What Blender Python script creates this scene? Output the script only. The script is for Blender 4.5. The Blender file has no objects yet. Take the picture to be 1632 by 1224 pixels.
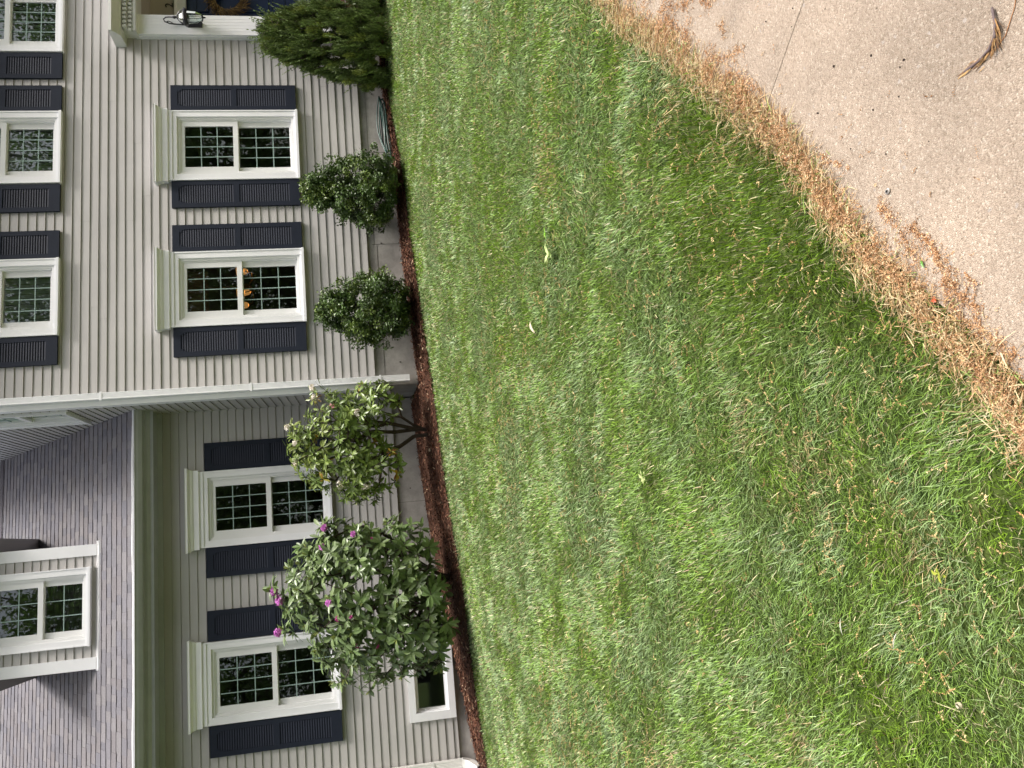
import bpy, math, random
import numpy as np
from mathutils import Vector, Matrix
sc = bpy.context.scene
R_ = math.radians
rng = np.random.default_rng(7)
random.seed(7)

# ------------------------------------------------------------------ camera (phone held sideways, so the picture is rolled)
YAW, PITCH, ROLL, FPX = 0.1925, 0.1666, 0.0634, 1240.0
f = Vector((math.sin(YAW)*math.cos(PITCH), math.cos(YAW)*math.cos(PITCH), -math.sin(PITCH)))
r = Vector((math.cos(YAW), -math.sin(YAW), 0)); d = f.cross(r)
r2 = math.cos(ROLL)*r + math.sin(ROLL)*d
d2 = -math.sin(ROLL)*r + math.cos(ROLL)*d
cam = bpy.data.cameras.new('camera'); co = bpy.data.objects.new('camera', cam); sc.collection.objects.link(co)
Mx = Matrix.Identity(4)
for i in range(3):
    Mx[i][0] = d2[i]; Mx[i][1] = r2[i]; Mx[i][2] = -f[i]
co.matrix_world = Mx
cam.sensor_width = 36; cam.lens = FPX/1632*36; cam.clip_start = 0.05; cam.clip_end = 2000
sc.camera = co

# ------------------------------------------------------------------ light
SUN = Vector((0.36, -0.20, 0.90)).normalized()
w = bpy.data.worlds.new('World'); sc.world = w; w.use_nodes = True
nt = w.node_tree; bg = nt.nodes['Background']
sky = nt.nodes.new('ShaderNodeTexSky'); sky.sky_type = 'NISHITA'; sky.sun_disc = False
sky.sun_elevation = math.asin(SUN.z); sky.sun_rotation = math.atan2(SUN.x, SUN.y)
sky.air_density = 1.0; sky.dust_density = 7.0; sky.ozone_density = 0.6
hs = nt.nodes.new('ShaderNodeHueSaturation'); hs.inputs['Saturation'].default_value = .5; hs.inputs['Value'].default_value = 1.15   # thin high cloud: paler than a clear sky
nt.links.new(sky.outputs[0], hs.inputs['Color']); nt.links.new(hs.outputs[0], bg.inputs[0]); bg.inputs[1].default_value = 0.14
sl = bpy.data.lights.new('sun', 'SUN'); sl.energy = 2.6; sl.angle = R_(14); sl.color = (1.0, 0.955, 0.895)
so = bpy.data.objects.new('sun', sl); sc.collection.objects.link(so)
so.rotation_euler = SUN.to_track_quat('Z', 'Y').to_euler()
sc.view_settings.view_transform = 'Standard'; sc.view_settings.look = 'None'
sc.view_settings.exposure = 0.66; sc.view_settings.gamma = 1
sc.cycles.max_bounces = 8; sc.cycles.transparent_max_bounces = 12

# ------------------------------------------------------------------ materials
def mat(name, col=(.5,.5,.5), rough=.6, spec=.5, attr=False, noise=None, bump=None, metal=0, emit=None, trans=0):
    """noise=(scale, amount, detail) multiplies the colour; bump=(scale, strength, dist)"""
    m = bpy.data.materials.new(name); m.use_nodes = True; n = m.node_tree; b = n.nodes['Principled BSDF']
    b.inputs['Roughness'].default_value = rough; b.inputs['Specular IOR Level'].default_value = spec
    b.inputs['Metallic'].default_value = metal
    src = None
    if attr:
        a = n.nodes.new('ShaderNodeVertexColor'); a.layer_name = 'Col'; src = a.outputs[0]
    else:
        c = n.nodes.new('ShaderNodeRGB'); c.outputs[0].default_value = (*col, 1); src = c.outputs[0]
    tc = n.nodes.new('ShaderNodeTexCoord')
    if noise:
        nz = n.nodes.new('ShaderNodeTexNoise'); nz.inputs['Scale'].default_value = noise[0]; nz.inputs['Detail'].default_value = noise[2]
        nz.inputs['Roughness'].default_value = .65
        n.links.new(tc.outputs['Object'], nz.inputs['Vector'])
        mr = n.nodes.new('ShaderNodeMapRange'); mr.inputs[1].default_value = .25; mr.inputs[2].default_value = .75
        mr.inputs[3].default_value = 1-noise[1]; mr.inputs[4].default_value = 1+noise[1]
        n.links.new(nz.outputs[0], mr.inputs[0])
        mx = n.nodes.new('ShaderNodeVectorMath'); mx.operation = 'SCALE'
        n.links.new(src, mx.inputs[0]); n.links.new(mr.outputs[0], mx.inputs['Scale']); src = mx.outputs[0]
    n.links.new(src, b.inputs['Base Color'])
    if bump:
        nb = n.nodes.new('ShaderNodeTexNoise'); nb.inputs['Scale'].default_value = bump[0]; nb.inputs['Detail'].default_value = 4
        n.links.new(tc.outputs['Object'], nb.inputs['Vector'])
        bp = n.nodes.new('ShaderNodeBump'); bp.inputs['Strength'].default_value = bump[1]; bp.inputs['Distance'].default_value = bump[2]
        n.links.new(nb.outputs[0], bp.inputs['Height']); n.links.new(bp.outputs[0], b.inputs['Normal'])
    if emit:
        b.inputs['Emission Color'].default_value = (*emit[0], 1); b.inputs['Emission Strength'].default_value = emit[1]
    if trans:   # leaves and petals let some light through
        t = n.nodes.new('ShaderNodeBsdfTranslucent'); n.links.new(src, t.inputs[0])
        ms = n.nodes.new('ShaderNodeMixShader'); ms.inputs[0].default_value = trans
        out = n.nodes['Material Output']
        n.links.new(b.outputs[0], ms.inputs[1]); n.links.new(t.outputs[0], ms.inputs[2]); n.links.new(ms.outputs[0], out.inputs[0])
    return m

M = {}
M['siding'] = mat('siding_vinyl', rough=.5, spec=.4, attr=True, noise=(1.7,.075,7), bump=(2.2,.25,.02))
M['trim'] = mat('white_trim', (.80,.80,.82), .4, .5, noise=(3,.04,4))
M['trim_low'] = mat('white_metal_dirty', (.74,.73,.70), .42, .5, noise=(9,.10,6))
M['cream'] = mat('cream_trim', (.66,.66,.64), .45, noise=(4,.06,5))
M['gutter'] = mat('gutter_clay', (.36,.37,.39), .45, noise=(5,.10,6))
M['sash'] = mat('sash_vinyl', (.76,.76,.76), .4)
M['muntin'] = mat('muntin_green_white', (.29,.39,.36), .4)
M['navy'] = mat('shutter_navy', (.013,.017,.030), .6, .2, noise=(4,.12,4))
M['navy_door'] = mat('door_navy', (.006,.016,.055), .35, .5)
M['found'] = mat('foundation_concrete', (.31,.295,.275), .85, .3, noise=(3.2,.45,10), bump=(30,.25,.01))
M['seam'] = mat('seam_dirt', (.10,.09,.08), .9)
M['shingle'] = mat('roof_shingle', rough=.9, spec=.2, attr=True, noise=(60,.25,3), bump=(90,.4,.004))
M['flash'] = mat('flashing_metal', (.75,.75,.76), .3, .5, metal=.6)
M['black'] = mat('black_iron', (.012,.012,.018), .4)
M['brick'] = None
M['room'] = mat('room_wall', (.16,.14,.12), .8, .2)
M['blind'] = mat('blind_fabric', (.30,.33,.33), .8)
M['brown'] = mat('curtain_brown', (.16,.08,.05), .9)
M['amber'] = mat('lamp_shade_lit', (.8,.5,.25), .5, emit=((1.0,.46,.14),.28))
M['bulb'] = mat('bulb_lit', (.9,.8,.6), .5, emit=((1.0,.66,.3),5.0))
M['brass'] = mat('chandelier_metal', (.35,.2,.09), .35, metal=.8)
M['bark'] = mat('shrub_bark', (.055,.038,.03), .9, noise=(30,.35,5), bump=(60,.5,.01))
M['oakbark'] = mat('tree_bark', (.07,.055,.045), .9, noise=(6,.35,5), bump=(12,.6,.04))
M['leaf'] = mat('shrub_leaf', rough=.34, spec=.5, attr=True, trans=.18)
M['holly'] = mat('holly_leaf', rough=.36, spec=.5, attr=True, trans=.12)
M['needle'] = mat('yew_needle', rough=.5, spec=.4, attr=True, trans=.15)
M['treeleaf'] = mat('tree_leaf', rough=.45, spec=.4, attr=True, trans=.5)
M['petal'] = mat('petal', rough=.6, spec=.3, attr=True, trans=.35)
M['grass'] = mat('grass_blade', rough=.38, spec=.45, attr=True, trans=.3)
M['catkin'] = mat('catkin_dry', rough=.85, spec=.15, attr=True, trans=.1)
M['chips'] = mat('mulch_chip', rough=.85, spec=.2, attr=True)
M['hose'] = mat('hose_green', (.008,.055,.042), .35, .5)
M['wreath'] = mat('wreath_twig', rough=.9, spec=.15, attr=True)
M['twig'] = mat('fallen_bark', rough=.85, spec=.2, attr=True, noise=(60,.2,4))
M['pebble'] = mat('pebble', rough=.7, spec=.3, attr=True, noise=(90,.15,3))

def glass_mat():
    m = bpy.data.materials.new('window_glass'); m.use_nodes = True; n = m.node_tree
    n.nodes.remove(n.nodes['Principled BSDF'])
    t = n.nodes.new('ShaderNodeBsdfTransparent'); t.inputs[0].default_value = (.82,.88,.85,1)
    g = n.nodes.new('ShaderNodeBsdfGlossy'); g.inputs['Roughness'].default_value = .0; g.inputs[0].default_value = (.95,1,.98,1)
    fr = n.nodes.new('ShaderNodeFresnel'); fr.inputs[0].default_value = 1.5
    mm = n.nodes.new('ShaderNodeMath'); mm.operation = 'MULTIPLY_ADD'; mm.inputs[1].default_value = 2.3; mm.inputs[2].default_value = .03; mm.use_clamp = True
    ms = n.nodes.new('ShaderNodeMixShader')
    # old float glass is never quite flat
    tc = n.nodes.new('ShaderNodeTexCoord'); nz = n.nodes.new('ShaderNodeTexNoise'); nz.inputs['Scale'].default_value = 1.6
    bp = n.nodes.new('ShaderNodeBump'); bp.inputs['Strength'].default_value = .02; bp.inputs['Distance'].default_value = .002
    n.links.new(tc.outputs['Object'], nz.inputs['Vector']); n.links.new(nz.outputs[0], bp.inputs['Height']); n.links.new(bp.outputs[0], g.inputs['Normal'])
    n.links.new(fr.outputs[0], mm.inputs[0]); n.links.new(mm.outputs[0], ms.inputs[0])
    n.links.new(t.outputs[0], ms.inputs[1]); n.links.new(g.outputs[0], ms.inputs[2])
    n.links.new(ms.outputs[0], n.nodes['Material Output'].inputs[0])
    return m
M['glass'] = glass_mat()

def brick_mat():
    m = mat('brick_red', (.2,.1,.08), .85); n = m.node_tree; b = n.nodes['Principled BSDF']
    br = n.nodes.new('ShaderNodeTexBrick'); br.inputs['Color1'].default_value = (.20,.07,.045,1); br.inputs['Color2'].default_value = (.13,.05,.035,1)
    br.inputs['Mortar'].default_value = (.30,.28,.25,1); br.inputs['Scale'].default_value = 1; br.inputs['Mortar Size'].default_value = .008
    br.inputs['Brick Width'].default_value = .21; br.inputs['Row Height'].default_value = .075
    tc = n.nodes.new('ShaderNodeTexCoord'); sp = n.nodes.new('ShaderNodeSeparateXYZ'); cb = n.nodes.new('ShaderNodeCombineXYZ')
    ad = n.nodes.new('ShaderNodeMath'); n.links.new(tc.outputs['Object'], sp.inputs[0])
    n.links.new(sp.outputs[0], ad.inputs[0]); n.links.new(sp.outputs[1], ad.inputs[1])
    n.links.new(ad.outputs[0], cb.inputs[0]); n.links.new(sp.outputs[2], cb.inputs[1]); n.links.new(cb.outputs[0], br.inputs['Vector'])
    n.links.new(br.outputs[0], b.inputs['Base Color'])
    return m
M['brick'] = brick_mat()

def concrete_mat():
    """exposed-aggregate paving: small tan stones with pale and dark ones between"""
    m = mat('aggregate_concrete', (.5,.4,.3), .85, .25); n = m.node_tree; b = n.nodes['Principled BSDF']; L = n.links
    tc = n.nodes.new('ShaderNodeTexCoord')
    def vor(scale):
        v = n.nodes.new('ShaderNodeTexVoronoi'); v.inputs['Scale'].default_value = scale; L.new(tc.outputs['Object'], v.inputs['Vector']); return v
    v1 = vor(225); v2 = vor(120)
    cr = n.nodes.new('ShaderNodeValToRGB'); e = cr.color_ramp.elements
    e[0].position = 0; e[0].color = (.255,.20,.15,1); e[1].position = 1; e[1].color = (.50,.43,.35,1)
    for p, c in ((.25,(.33,.262,.202,1)),(.6,(.36,.29,.226,1)),(.88,(.395,.32,.252,1))):
        q = e.new(p); q.color = c
    sx = n.nodes.new('ShaderNodeSeparateColor'); L.new(v1.outputs['Color'], sx.inputs[0]); L.new(sx.outputs[0], cr.inputs[0])
    nz = n.nodes.new('ShaderNodeTexNoise'); nz.inputs['Scale'].default_value = 2.3; nz.inputs['Detail'].default_value = 7; L.new(tc.outputs['Object'], nz.inputs['Vector'])
    mr = n.nodes.new('ShaderNodeMapRange'); mr.inputs[1].default_value=.3; mr.inputs[2].default_value=.7; mr.inputs[3].default_value=.72; mr.inputs[4].default_value=1.06
    L.new(nz.outputs[0], mr.inputs[0])
    sc1 = n.nodes.new('ShaderNodeVectorMath'); sc1.operation='SCALE'; L.new(cr.outputs[0], sc1.inputs[0]); L.new(mr.outputs[0], sc1.inputs['Scale'])
    # grey-blue stones here and there
    s2 = n.nodes.new('ShaderNodeSeparateColor'); L.new(v2.outputs['Color'], s2.inputs[0])
    gt = n.nodes.new('ShaderNodeMath'); gt.operation='GREATER_THAN'; gt.inputs[1].default_value=.993; L.new(s2.outputs[1], gt.inputs[0])
    mx = n.nodes.new('ShaderNodeMix'); mx.data_type='RGBA'; L.new(gt.outputs[0], mx.inputs[0]); L.new(sc1.outputs[0], mx.inputs[6]); mx.inputs[7].default_value=(.31,.27,.235,1)
    L.new(mx.outputs[2], b.inputs['Base Color'])
    bp = n.nodes.new('ShaderNodeBump'); bp.inputs['Strength'].default_value=.9; bp.inputs['Distance'].default_value=.0035; bp.invert = True
    L.new(v1.outputs['Distance'], bp.inputs['Height']); L.new(bp.outputs[0], b.inputs['Normal'])
    return m
M['paving'] = concrete_mat()

def soil_mat(name, c1, c2, scale):
    m = mat(name, c1, .95, .1); n = m.node_tree; b = n.nodes['Principled BSDF']
    tc = n.nodes.new('ShaderNodeTexCoord'); nz = n.nodes.new('ShaderNodeTexNoise'); nz.inputs['Scale'].default_value = scale; nz.inputs['Detail'].default_value = 8
    cr = n.nodes.new('ShaderNodeValToRGB'); cr.color_ramp.elements[0].position=.35; cr.color_ramp.elements[1].position=.65
    cr.color_ramp.elements[0].color=(*c1,1); cr.color_ramp.elements[1].color=(*c2,1)
    n.links.new(tc.outputs['Object'], nz.inputs['Vector']); n.links.new(nz.outputs[0], cr.inputs[0]); n.links.new(cr.outputs[0], b.inputs['Base Color'])
    bp = n.nodes.new('ShaderNodeBump'); bp.inputs['Distance'].default_value=.01; n.links.new(nz.outputs[0], bp.inputs['Height']); n.links.new(bp.outputs[0], b.inputs['Normal'])
    return m
M['soil'] = soil_mat('turf_soil', (.03,.052,.010), (.06,.08,.02), 14)
M['mulchbase'] = soil_mat('mulch_base', (.03,.015,.010), (.085,.042,.027), 60)

# ------------------------------------------------------------------ object helpers
def tag(o, label=None, cat=None, group=None, kind=None):
    if label: o['label'] = label
    if cat: o['category'] = cat
    if group: o['group'] = group
    if kind: o['kind'] = kind
    return o
def empty(name, loc):
    o = bpy.data.objects.new(name, None); o.location = loc; o.empty_display_size = .2; sc.collection.objects.link(o); return o
def link(name, me, parent=None, loc=(0,0,0), rot=(0,0,0)):
    o = bpy.data.objects.new(name, me); sc.collection.objects.link(o)
    l = Vector(loc)
    if parent is not None:
        o.parent = parent
        if parent.type == 'EMPTY' and parent.parent is None: l = l - parent.location
    o.location = l; o.rotation_euler = rot
    return o
def np_mesh(name, V, loops, counts, mats, cols=None, midx=None, smooth=False):
    me = bpy.data.meshes.new(name)
    V = np.asarray(V, np.float32); loops = np.asarray(loops, np.int32).ravel(); counts = np.asarray(counts, np.int32)
    me.vertices.add(len(V)); me.vertices.foreach_set('co', V.ravel())
    me.loops.add(len(loops)); me.loops.foreach_set('vertex_index', loops)
    me.polygons.add(len(counts)); st = np.zeros(len(counts), np.int32); st[1:] = np.cumsum(counts)[:-1]
    me.polygons.foreach_set('loop_start', st); me.polygons.foreach_set('loop_total', counts)
    if midx is not None: me.polygons.foreach_set('material_index', np.asarray(midx, np.int32))
    for m in mats: me.materials.append(m)
    if cols is not None:
        a = me.color_attributes.new('Col', 'FLOAT_COLOR', 'POINT')
        c = np.ones((len(V),4), np.float32); c[:,:3] = cols; a.data.foreach_set('color', c.ravel())
    me.update(calc_edges=True)
    me.polygons.foreach_set('use_smooth', np.full(len(counts), bool(smooth)))
    return me

class MB:
    def __init__(s, col=None): s.v=[]; s.f=[]; s.mi=[]; s.c=[]; s.m=0; s.col=col
    def add(s, vs, fs):
        b=len(s.v); s.v += [tuple(p) for p in vs]
        if s.col is not None: s.c += [s.col]*len(vs)
        for q in fs: s.f.append([b+i for i in q]); s.mi.append(s.m)
    def quad(s,a,b,c,d): s.add([a,b,c,d],[(0,1,2,3)])
    def box(s,x0,x1,y0,y1,z0,z1):
        s.add([(x,y,z) for z in (z0,z1) for y in (y0,y1) for x in (x0,x1)],
              [(0,2,3,1),(4,5,7,6),(0,1,5,4),(2,6,7,3),(0,4,6,2),(1,3,7,5)])
    def prism(s, poly, a0, a1, axis='x'):
        """poly: (y,z) points extruded along x, or (x,z) along y, or (x,y) along z"""
        def P(p,a): return {'x':(a,p[0],p[1]),'y':(p[0],a,p[1]),'z':(p[0],p[1],a)}[axis]
        n=len(poly); s.add([P(p,a0) for p in poly]+[P(p,a1) for p in poly],
              [tuple(range(n-1,-1,-1)),tuple(range(n,2*n))]+[(i,(i+1)%n,n+(i+1)%n,n+i) for i in range(n)])
    def tube(s, path, rad, n=6, caps=True):
        path=[Vector(p) for p in path]; rad = rad if hasattr(rad,'__len__') else [rad]*len(path)
        vs=[]; up=None
        for i,p in enumerate(path):
            t=(path[min(i+1,len(path)-1)]-path[max(i-1,0)])
            if t.length<1e-9: t=Vector((0,0,1))
            t.normalize()
            if up is None: up=Vector((0,0,1)) if abs(t.z)<.9 else Vector((1,0,0))
            a=t.cross(up); a.normalize(); b2=a.cross(t); up=b2
            for k in range(n):
                an=2*math.pi*k/n; vs.append(p+(a*math.cos(an)+b2*math.sin(an))*rad[i])
        fs=[(i*n+k,i*n+(k+1)%n,(i+1)*n+(k+1)%n,(i+1)*n+k) for i in range(len(path)-1) for k in range(n)]
        if caps: fs += [tuple(range(n-1,-1,-1)), tuple((len(path)-1)*n+k for k in range(n))]
        s.add(vs,fs)
    def lathe(s, prof, c, n=16):
        vs=[(c[0]+rr*math.cos(2*math.pi*k/n), c[1]+rr*math.sin(2*math.pi*k/n), c[2]+z) for rr,z in prof for k in range(n)]
        s.add(vs,[(i*n+k,i*n+(k+1)%n,(i+1)*n+(k+1)%n,(i+1)*n+k) for i in range(len(prof)-1) for k in range(n)])
    def frame(s,x0,x1,z0,z1,wd,y0,y1,wb=None,wt=None):
        wb=wd if wb is None else wb; wt=wd if wt is None else wt
        s.box(x0,x0+wd,y0,y1,z0,z1); s.box(x1-wd,x1,y0,y1,z0,z1)
        s.box(x0+wd,x1-wd,y0,y1,z0,z0+wb); s.box(x0+wd,x1-wd,y0,y1,z1-wt,z1)
    def build(s, name, mats, parent=None, loc=(0,0,0), rot=(0,0,0), smooth=False):
        if not isinstance(mats,(list,tuple)): mats=[mats]
        me=np_mesh(name, s.v, [i for q in s.f for i in q], [len(q) for q in s.f], mats, s.c if s.col is not None else None, s.mi, smooth)
        return link(name, me, parent, loc, rot)

def ribbons(P, D, N, L, W, rows, cols, mats, name, fold=0.0, curl=0.0, merge=None):
    """many blades/leaves in one go. rows=[(t, width)], D direction, N face normal"""
    P,D,N = (np.asarray(a,float) for a in (P,D,N)); L=np.asarray(L,float)[:,None]; W=np.asarray(W,float)[:,None]
    D = D/np.linalg.norm(D,axis=1,keepdims=True)
    S = np.cross(D,N); S/= (np.linalg.norm(S,axis=1,keepdims=True)+1e-9); N=np.cross(S,D)
    curl = np.asarray(curl,float).reshape(-1,1) if np.ndim(curl) else curl
    k = 3 if fold else 2; vs=[]
    for t,wd in rows:
        C = P + D*L*t - N*(curl*L*t*t)
        a = C - S*W*wd*.5 + (N*W*wd*fold if fold else 0); b = C + S*W*wd*.5 + (N*W*wd*fold if fold else 0)
        vs += [a,C,b] if fold else [a,b]
    n=len(P); m=len(vs); V=np.stack(vs,1).reshape(-1,3)
    fs=[]
    for i in range(len(rows)-1):
        for j in range(k-1): fs.append((i*k+j,i*k+j+1,(i+1)*k+j+1,(i+1)*k+j))
    fs=np.array(fs); Fq=(fs[None]+ (np.arange(n)*m)[:,None,None]).reshape(-1)
    C = np.repeat(np.asarray(cols),m,axis=0)
    return np_mesh(name,V,Fq,np.full(n*len(fs),4),mats,C,None,False)

def dup_tree(o, loc, rz=0, s=1, label=None):
    c=o.copy(); sc.collection.objects.link(c); c.location=loc; c.rotation_euler=(0,0,rz); c.scale=(s,s,s)
    if label: c['label']=label
    for ch in o.children:
        k=ch.copy(); sc.collection.objects.link(k); k.parent=c
    return c
def unit(n):
    v=rng.normal(size=(n,3)); return v/np.linalg.norm(v,axis=1,keepdims=True)
def vnoise(x,y,seed=0):
    """cheap smooth 2-D noise, about -1..1"""
    o=np.zeros_like(np.asarray(x,float)); g=np.random.default_rng(seed)
    for k in range(7):
        a=g.uniform(0,6.28); fq=g.uniform(.55,1.7); p=g.uniform(0,6.28)
        o+=np.sin((x*math.cos(a)+y*math.sin(a))*fq+p+1.3*np.sin((y*math.cos(a)-x*math.sin(a))*fq*.7+p*2))
    return o/3.2

# ------------------------------------------------------------------ terrain
XS=[-40,-6,-2.63,-1.57,-.78,.025,.85,1.7,2.39,3.75,5.08,6.16,9,40]
ZS=[-1.6,-1.2,-.94,-.796,-.693,-.604,-.535,-.485,-.43,-.36,-.325,-.258,-.2,-.2]
def Gz(x,y):
    x=np.asarray(x,float); y=np.asarray(y,float)
    wz=np.interp(x,XS,ZS); yy=np.clip(y,-40,14)
    t=np.where(yy>0, yy/10., yy/10.*.35)
    return -1.55+(wz+1.55)*np.where(yy>0,1,.25)*t*1.0 - np.where(yy<0,0,0)
def gz(x,y): return float(Gz(x,y))
E0=np.array((.25,1.45)); E1=np.array((2.41,3.10)); ED=(E1-E0)/np.linalg.norm(E1-E0); EN=np.array((ED[1],-ED[0]))  # paving edge, EN points onto the paving
def edge_uv(x,y):
    dx=x-E0[0]; dy=y-E0[1]; return dx*ED[0]+dy*ED[1], dx*EN[0]+dy*EN[1]
LE=[(-9,10.2),(-2.67,9.83),(-1.73,9.50),(-.9,9.1),(-.485,8.93),(.215,8.97),(1.153,8.97),(2.35,8.95),(3.25,9.04),(4.36,9.15),(5.2,9.38),(5.63,9.5),(6.5,9.45),(7.15,9.31),(9,9.2)]
def lawn_y(x): return np.interp(x,[p[0] for p in LE],[p[1] for p in LE])

def grid_mesh(name, xs, ys, zf, mats):
    X,Y=np.meshgrid(xs,ys); Z=zf(X,Y); V=np.stack([X,Y,Z],-1).reshape(-1,3); nx=len(xs); ny=len(ys)
    i=np.arange(nx-1)[None]+ (np.arange(ny-1)*nx)[:,None]; q=np.stack([i,i+1,i+nx+1,i+nx],-1).reshape(-1)
    return np_mesh(name,V,q,np.full((nx-1)*(ny-1),4),mats,smooth=True)
xs=np.unique(np.concatenate([np.linspace(-300,-12,12),np.linspace(-12,14,105),np.linspace(14,300,12)]))
ys=np.unique(np.concatenate([np.linspace(-300,-8,12),np.linspace(-8,14,89),np.linspace(14,300,12)]))
o=link('ground', grid_mesh('ground',xs,ys,lambda X,Y:Gz(X,Y)-.012,[M['soil']])); tag(o,kind='structure')


# paving: two slabs with an open joint, edge along E
def slab(name,u0,u1,v0,v1):
    us=np.linspace(u0,u1,max(2,int((u1-u0)/.25)+1)); vs=np.linspace(v0,v1,max(2,int((v1-v0)/.25)+1))
    U,Vv=np.meshgrid(us,vs)
    if v0==0: pass
    X=E0[0]+ED[0]*U+EN[0]*Vv; Y=E0[1]+ED[1]*U+EN[1]*Vv; Z=Gz(X,Y)+.004
    top=np.stack([X,Y,Z],-1).reshape(-1,3); nx=len(us); ny=len(vs)
    i=np.arange(nx-1)[None]+(np.arange(ny-1)*nx)[:,None]; q=np.stack([i,i+1,i+nx+1,i+nx],-1).reshape(-1,4)
    ring=list(range(nx))+[nx*j+nx-1 for j in range(1,ny)]+[nx*(ny-1)+k for k in range(nx-2,-1,-1)]+[nx*j for j in range(ny-2,0,-1)]
    b=len(top); bot=top[ring].copy(); bot[:,2]-=.1
    sq=[(ring[k],b+k,b+(k+1)%len(ring),ring[(k+1)%len(ring)]) for k in range(len(ring))]
    return np_mesh(name,np.vstack([top,bot]),np.vstack([q,np.array(sq)]),np.full(len(q)+len(sq),4),[M['paving']])
UJ=1.29
o=link('paving', slab('paving',-9,UJ-.0015,-.05,5.2)); tag(o,kind='structure')
o=link('paving', slab('paving',UJ+.0015,9.5,-.05,5.2)); tag(o,kind='structure')

# mulch bed
bx=np.linspace(-9,6.95,120); V=[];Q=[]
for i,x in enumerate(bx):
    y0=float(lawn_y(x))-.03; y1=(9.80 if x>1.9 else 10.65)
    for j in range(9):
        t=j/8; y=y0+(y1-y0)*t; V.append((x,y,gz(x,y)+.006+.028*math.sin(min(t*3,1)*math.pi/2)*(1-.5*t)))
for i in range(len(bx)-1):
    for j in range(8): a=i*9+j; Q.append((a,a+9,a+10,a+1))
o=link('mulch_bed', np_mesh('mulch_bed',V,np.array(Q),np.full(len(Q),4),[M['mulchbase']])); tag(o,kind='structure')
def chips():
    n=16000; x=rng.uniform(-3.6,6.95,n); y0=lawn_y(x)-.05; y1=np.where(x>1.93,9.70,10.54); y=y0+(y1-y0)*rng.random(n)**1.25
    t=(y-y0)/(y1-y0); z=Gz(x,y)+.012+.028*np.sin(np.minimum(t*3,1)*np.pi/2)*(1-.5*t)+rng.uniform(0,.012,n)
    a=rng.uniform(0,6.28,n); D=np.stack([np.cos(a),np.sin(a),rng.normal(0,.28,n)],1); N=np.stack([rng.normal(0,.45,n),rng.normal(0,.45,n),np.ones(n)],1)
    base=np.array([[.105,.045,.028],[.16,.070,.042],[.055,.025,.018],[.27,.15,.09]])[rng.choice(4,n,p=[.38,.3,.27,.05])]
    pale=rng.random(n)<.035; base=np.where(pale[:,None],[.42,.3,.2],base)*rng.uniform(.8,1.2,n)[:,None]
    return ribbons(np.stack([x,y,z],1),D,N,rng.uniform(.02,.07,n),rng.uniform(.006,.015,n),[(0,.7),(.5,1),(1,.5)],base,[M['chips']],'mulch',fold=.12)
o=link('mulch',chips()); tag(o,'reddish brown shredded bark mulch along the foundation','mulch',kind='stuff')

# ------------------------------------------------------------------ HOUSE
B=Vector((3.0,13.0,-.4))
house=empty('house',B); tag(house,'beige clapboard house with navy shutters, white windows and a lower wing on the left','house')
LAP=.1016; YM=9.7; KW=1.0144; YW=10.55; XC=1.96
SID=(.410,.394,.380)
def laps(mb, axis, P, a0, a1, Z0, Z1, holes, rowbase=None):
    """clapboards on the plane y=P (axis 'y') or x=P (axis 'x'); holes=(a0,a1,z0,z1)"""
    rb=Z0 if rowbase is None else rowbase
    k0=math.floor((Z0-rb)/LAP+1e-6); k1=math.ceil((Z1-rb)/LAP-1e-6)
    T=(lambda a,o,z:(a,P+o,z)) if axis=='y' else (lambda a,o,z:(P+o,a,z))
    rr=random.Random(int(P*100)+int(Z0*10))
    for k in range(k0,k1):
        z0=rb+k*LAP; z1=z0+LAP; g=z1-.005
        cuts=sorted({max(z0,Z0),min(z1,Z1)}|{h for H in holes for h in H[2:4] if z0<h<z1 and Z0<h<Z1})
        seams=sorted(rr.uniform(a0,a1) for _ in range(int((a1-a0)/3.6)))
        for za,zb in zip(cuts[:-1],cuts[1:]):
            zm=(za+zb)/2; iv=[(a0,a1)]
            for H in holes:
                if H[2]<zm<H[3]:
                    nv=[]
                    for p,q in iv:
                        if H[1]<=p or H[0]>=q: nv.append((p,q)); continue
                        if p<H[0]: nv.append((p,H[0]))
                        if q>H[1]: nv.append((H[1],q))
                    iv=nv
            off=lambda z:-.0105+.0105*(z-z0)/(LAP-.005)
            for p,q in iv:
                pts=[p]+[s for s in seams if p+.05<s<q-.05]+[q]
                for ii,(pp,qq) in enumerate(zip(pts[:-1],pts[1:])):
                    t=1+rr.uniform(-.022,.022); mb.col=tuple(c*t for c in SID)
                    e=.0015 if ii%2 else 0
                    if zb<=g: prof=[(off(za)-e,za),(off(zb)-e,zb)]
                    elif za>=g: prof=[(.004,za),(.004,zb)]
                    else: prof=[(off(za)-e,za),(-e,g),(.004,g),(.004,zb)]
                    if abs(za-z0)<1e-6: prof=[(.004,za)]+prof
                    n=max(1,int((qq-pp)/1.0))
                    vs=[];
                    for i in range(n+1):
                        a=pp+(qq-pp)*i/n
                        wv=.0012*math.sin(a*2.1+k*1.7)+.0008*math.sin(a*5.3+k)
                        for jx,(o_,z) in enumerate(prof): vs.append(T(a,o_+(wv if o_<.005 else 0),z))
                    m=len(prof); mb.add(vs,[(i*m+j,(i+1)*m+j,(i+1)*m+j+1,i*m+j+1) for i in range(n) for j in range(m-1)])

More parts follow.
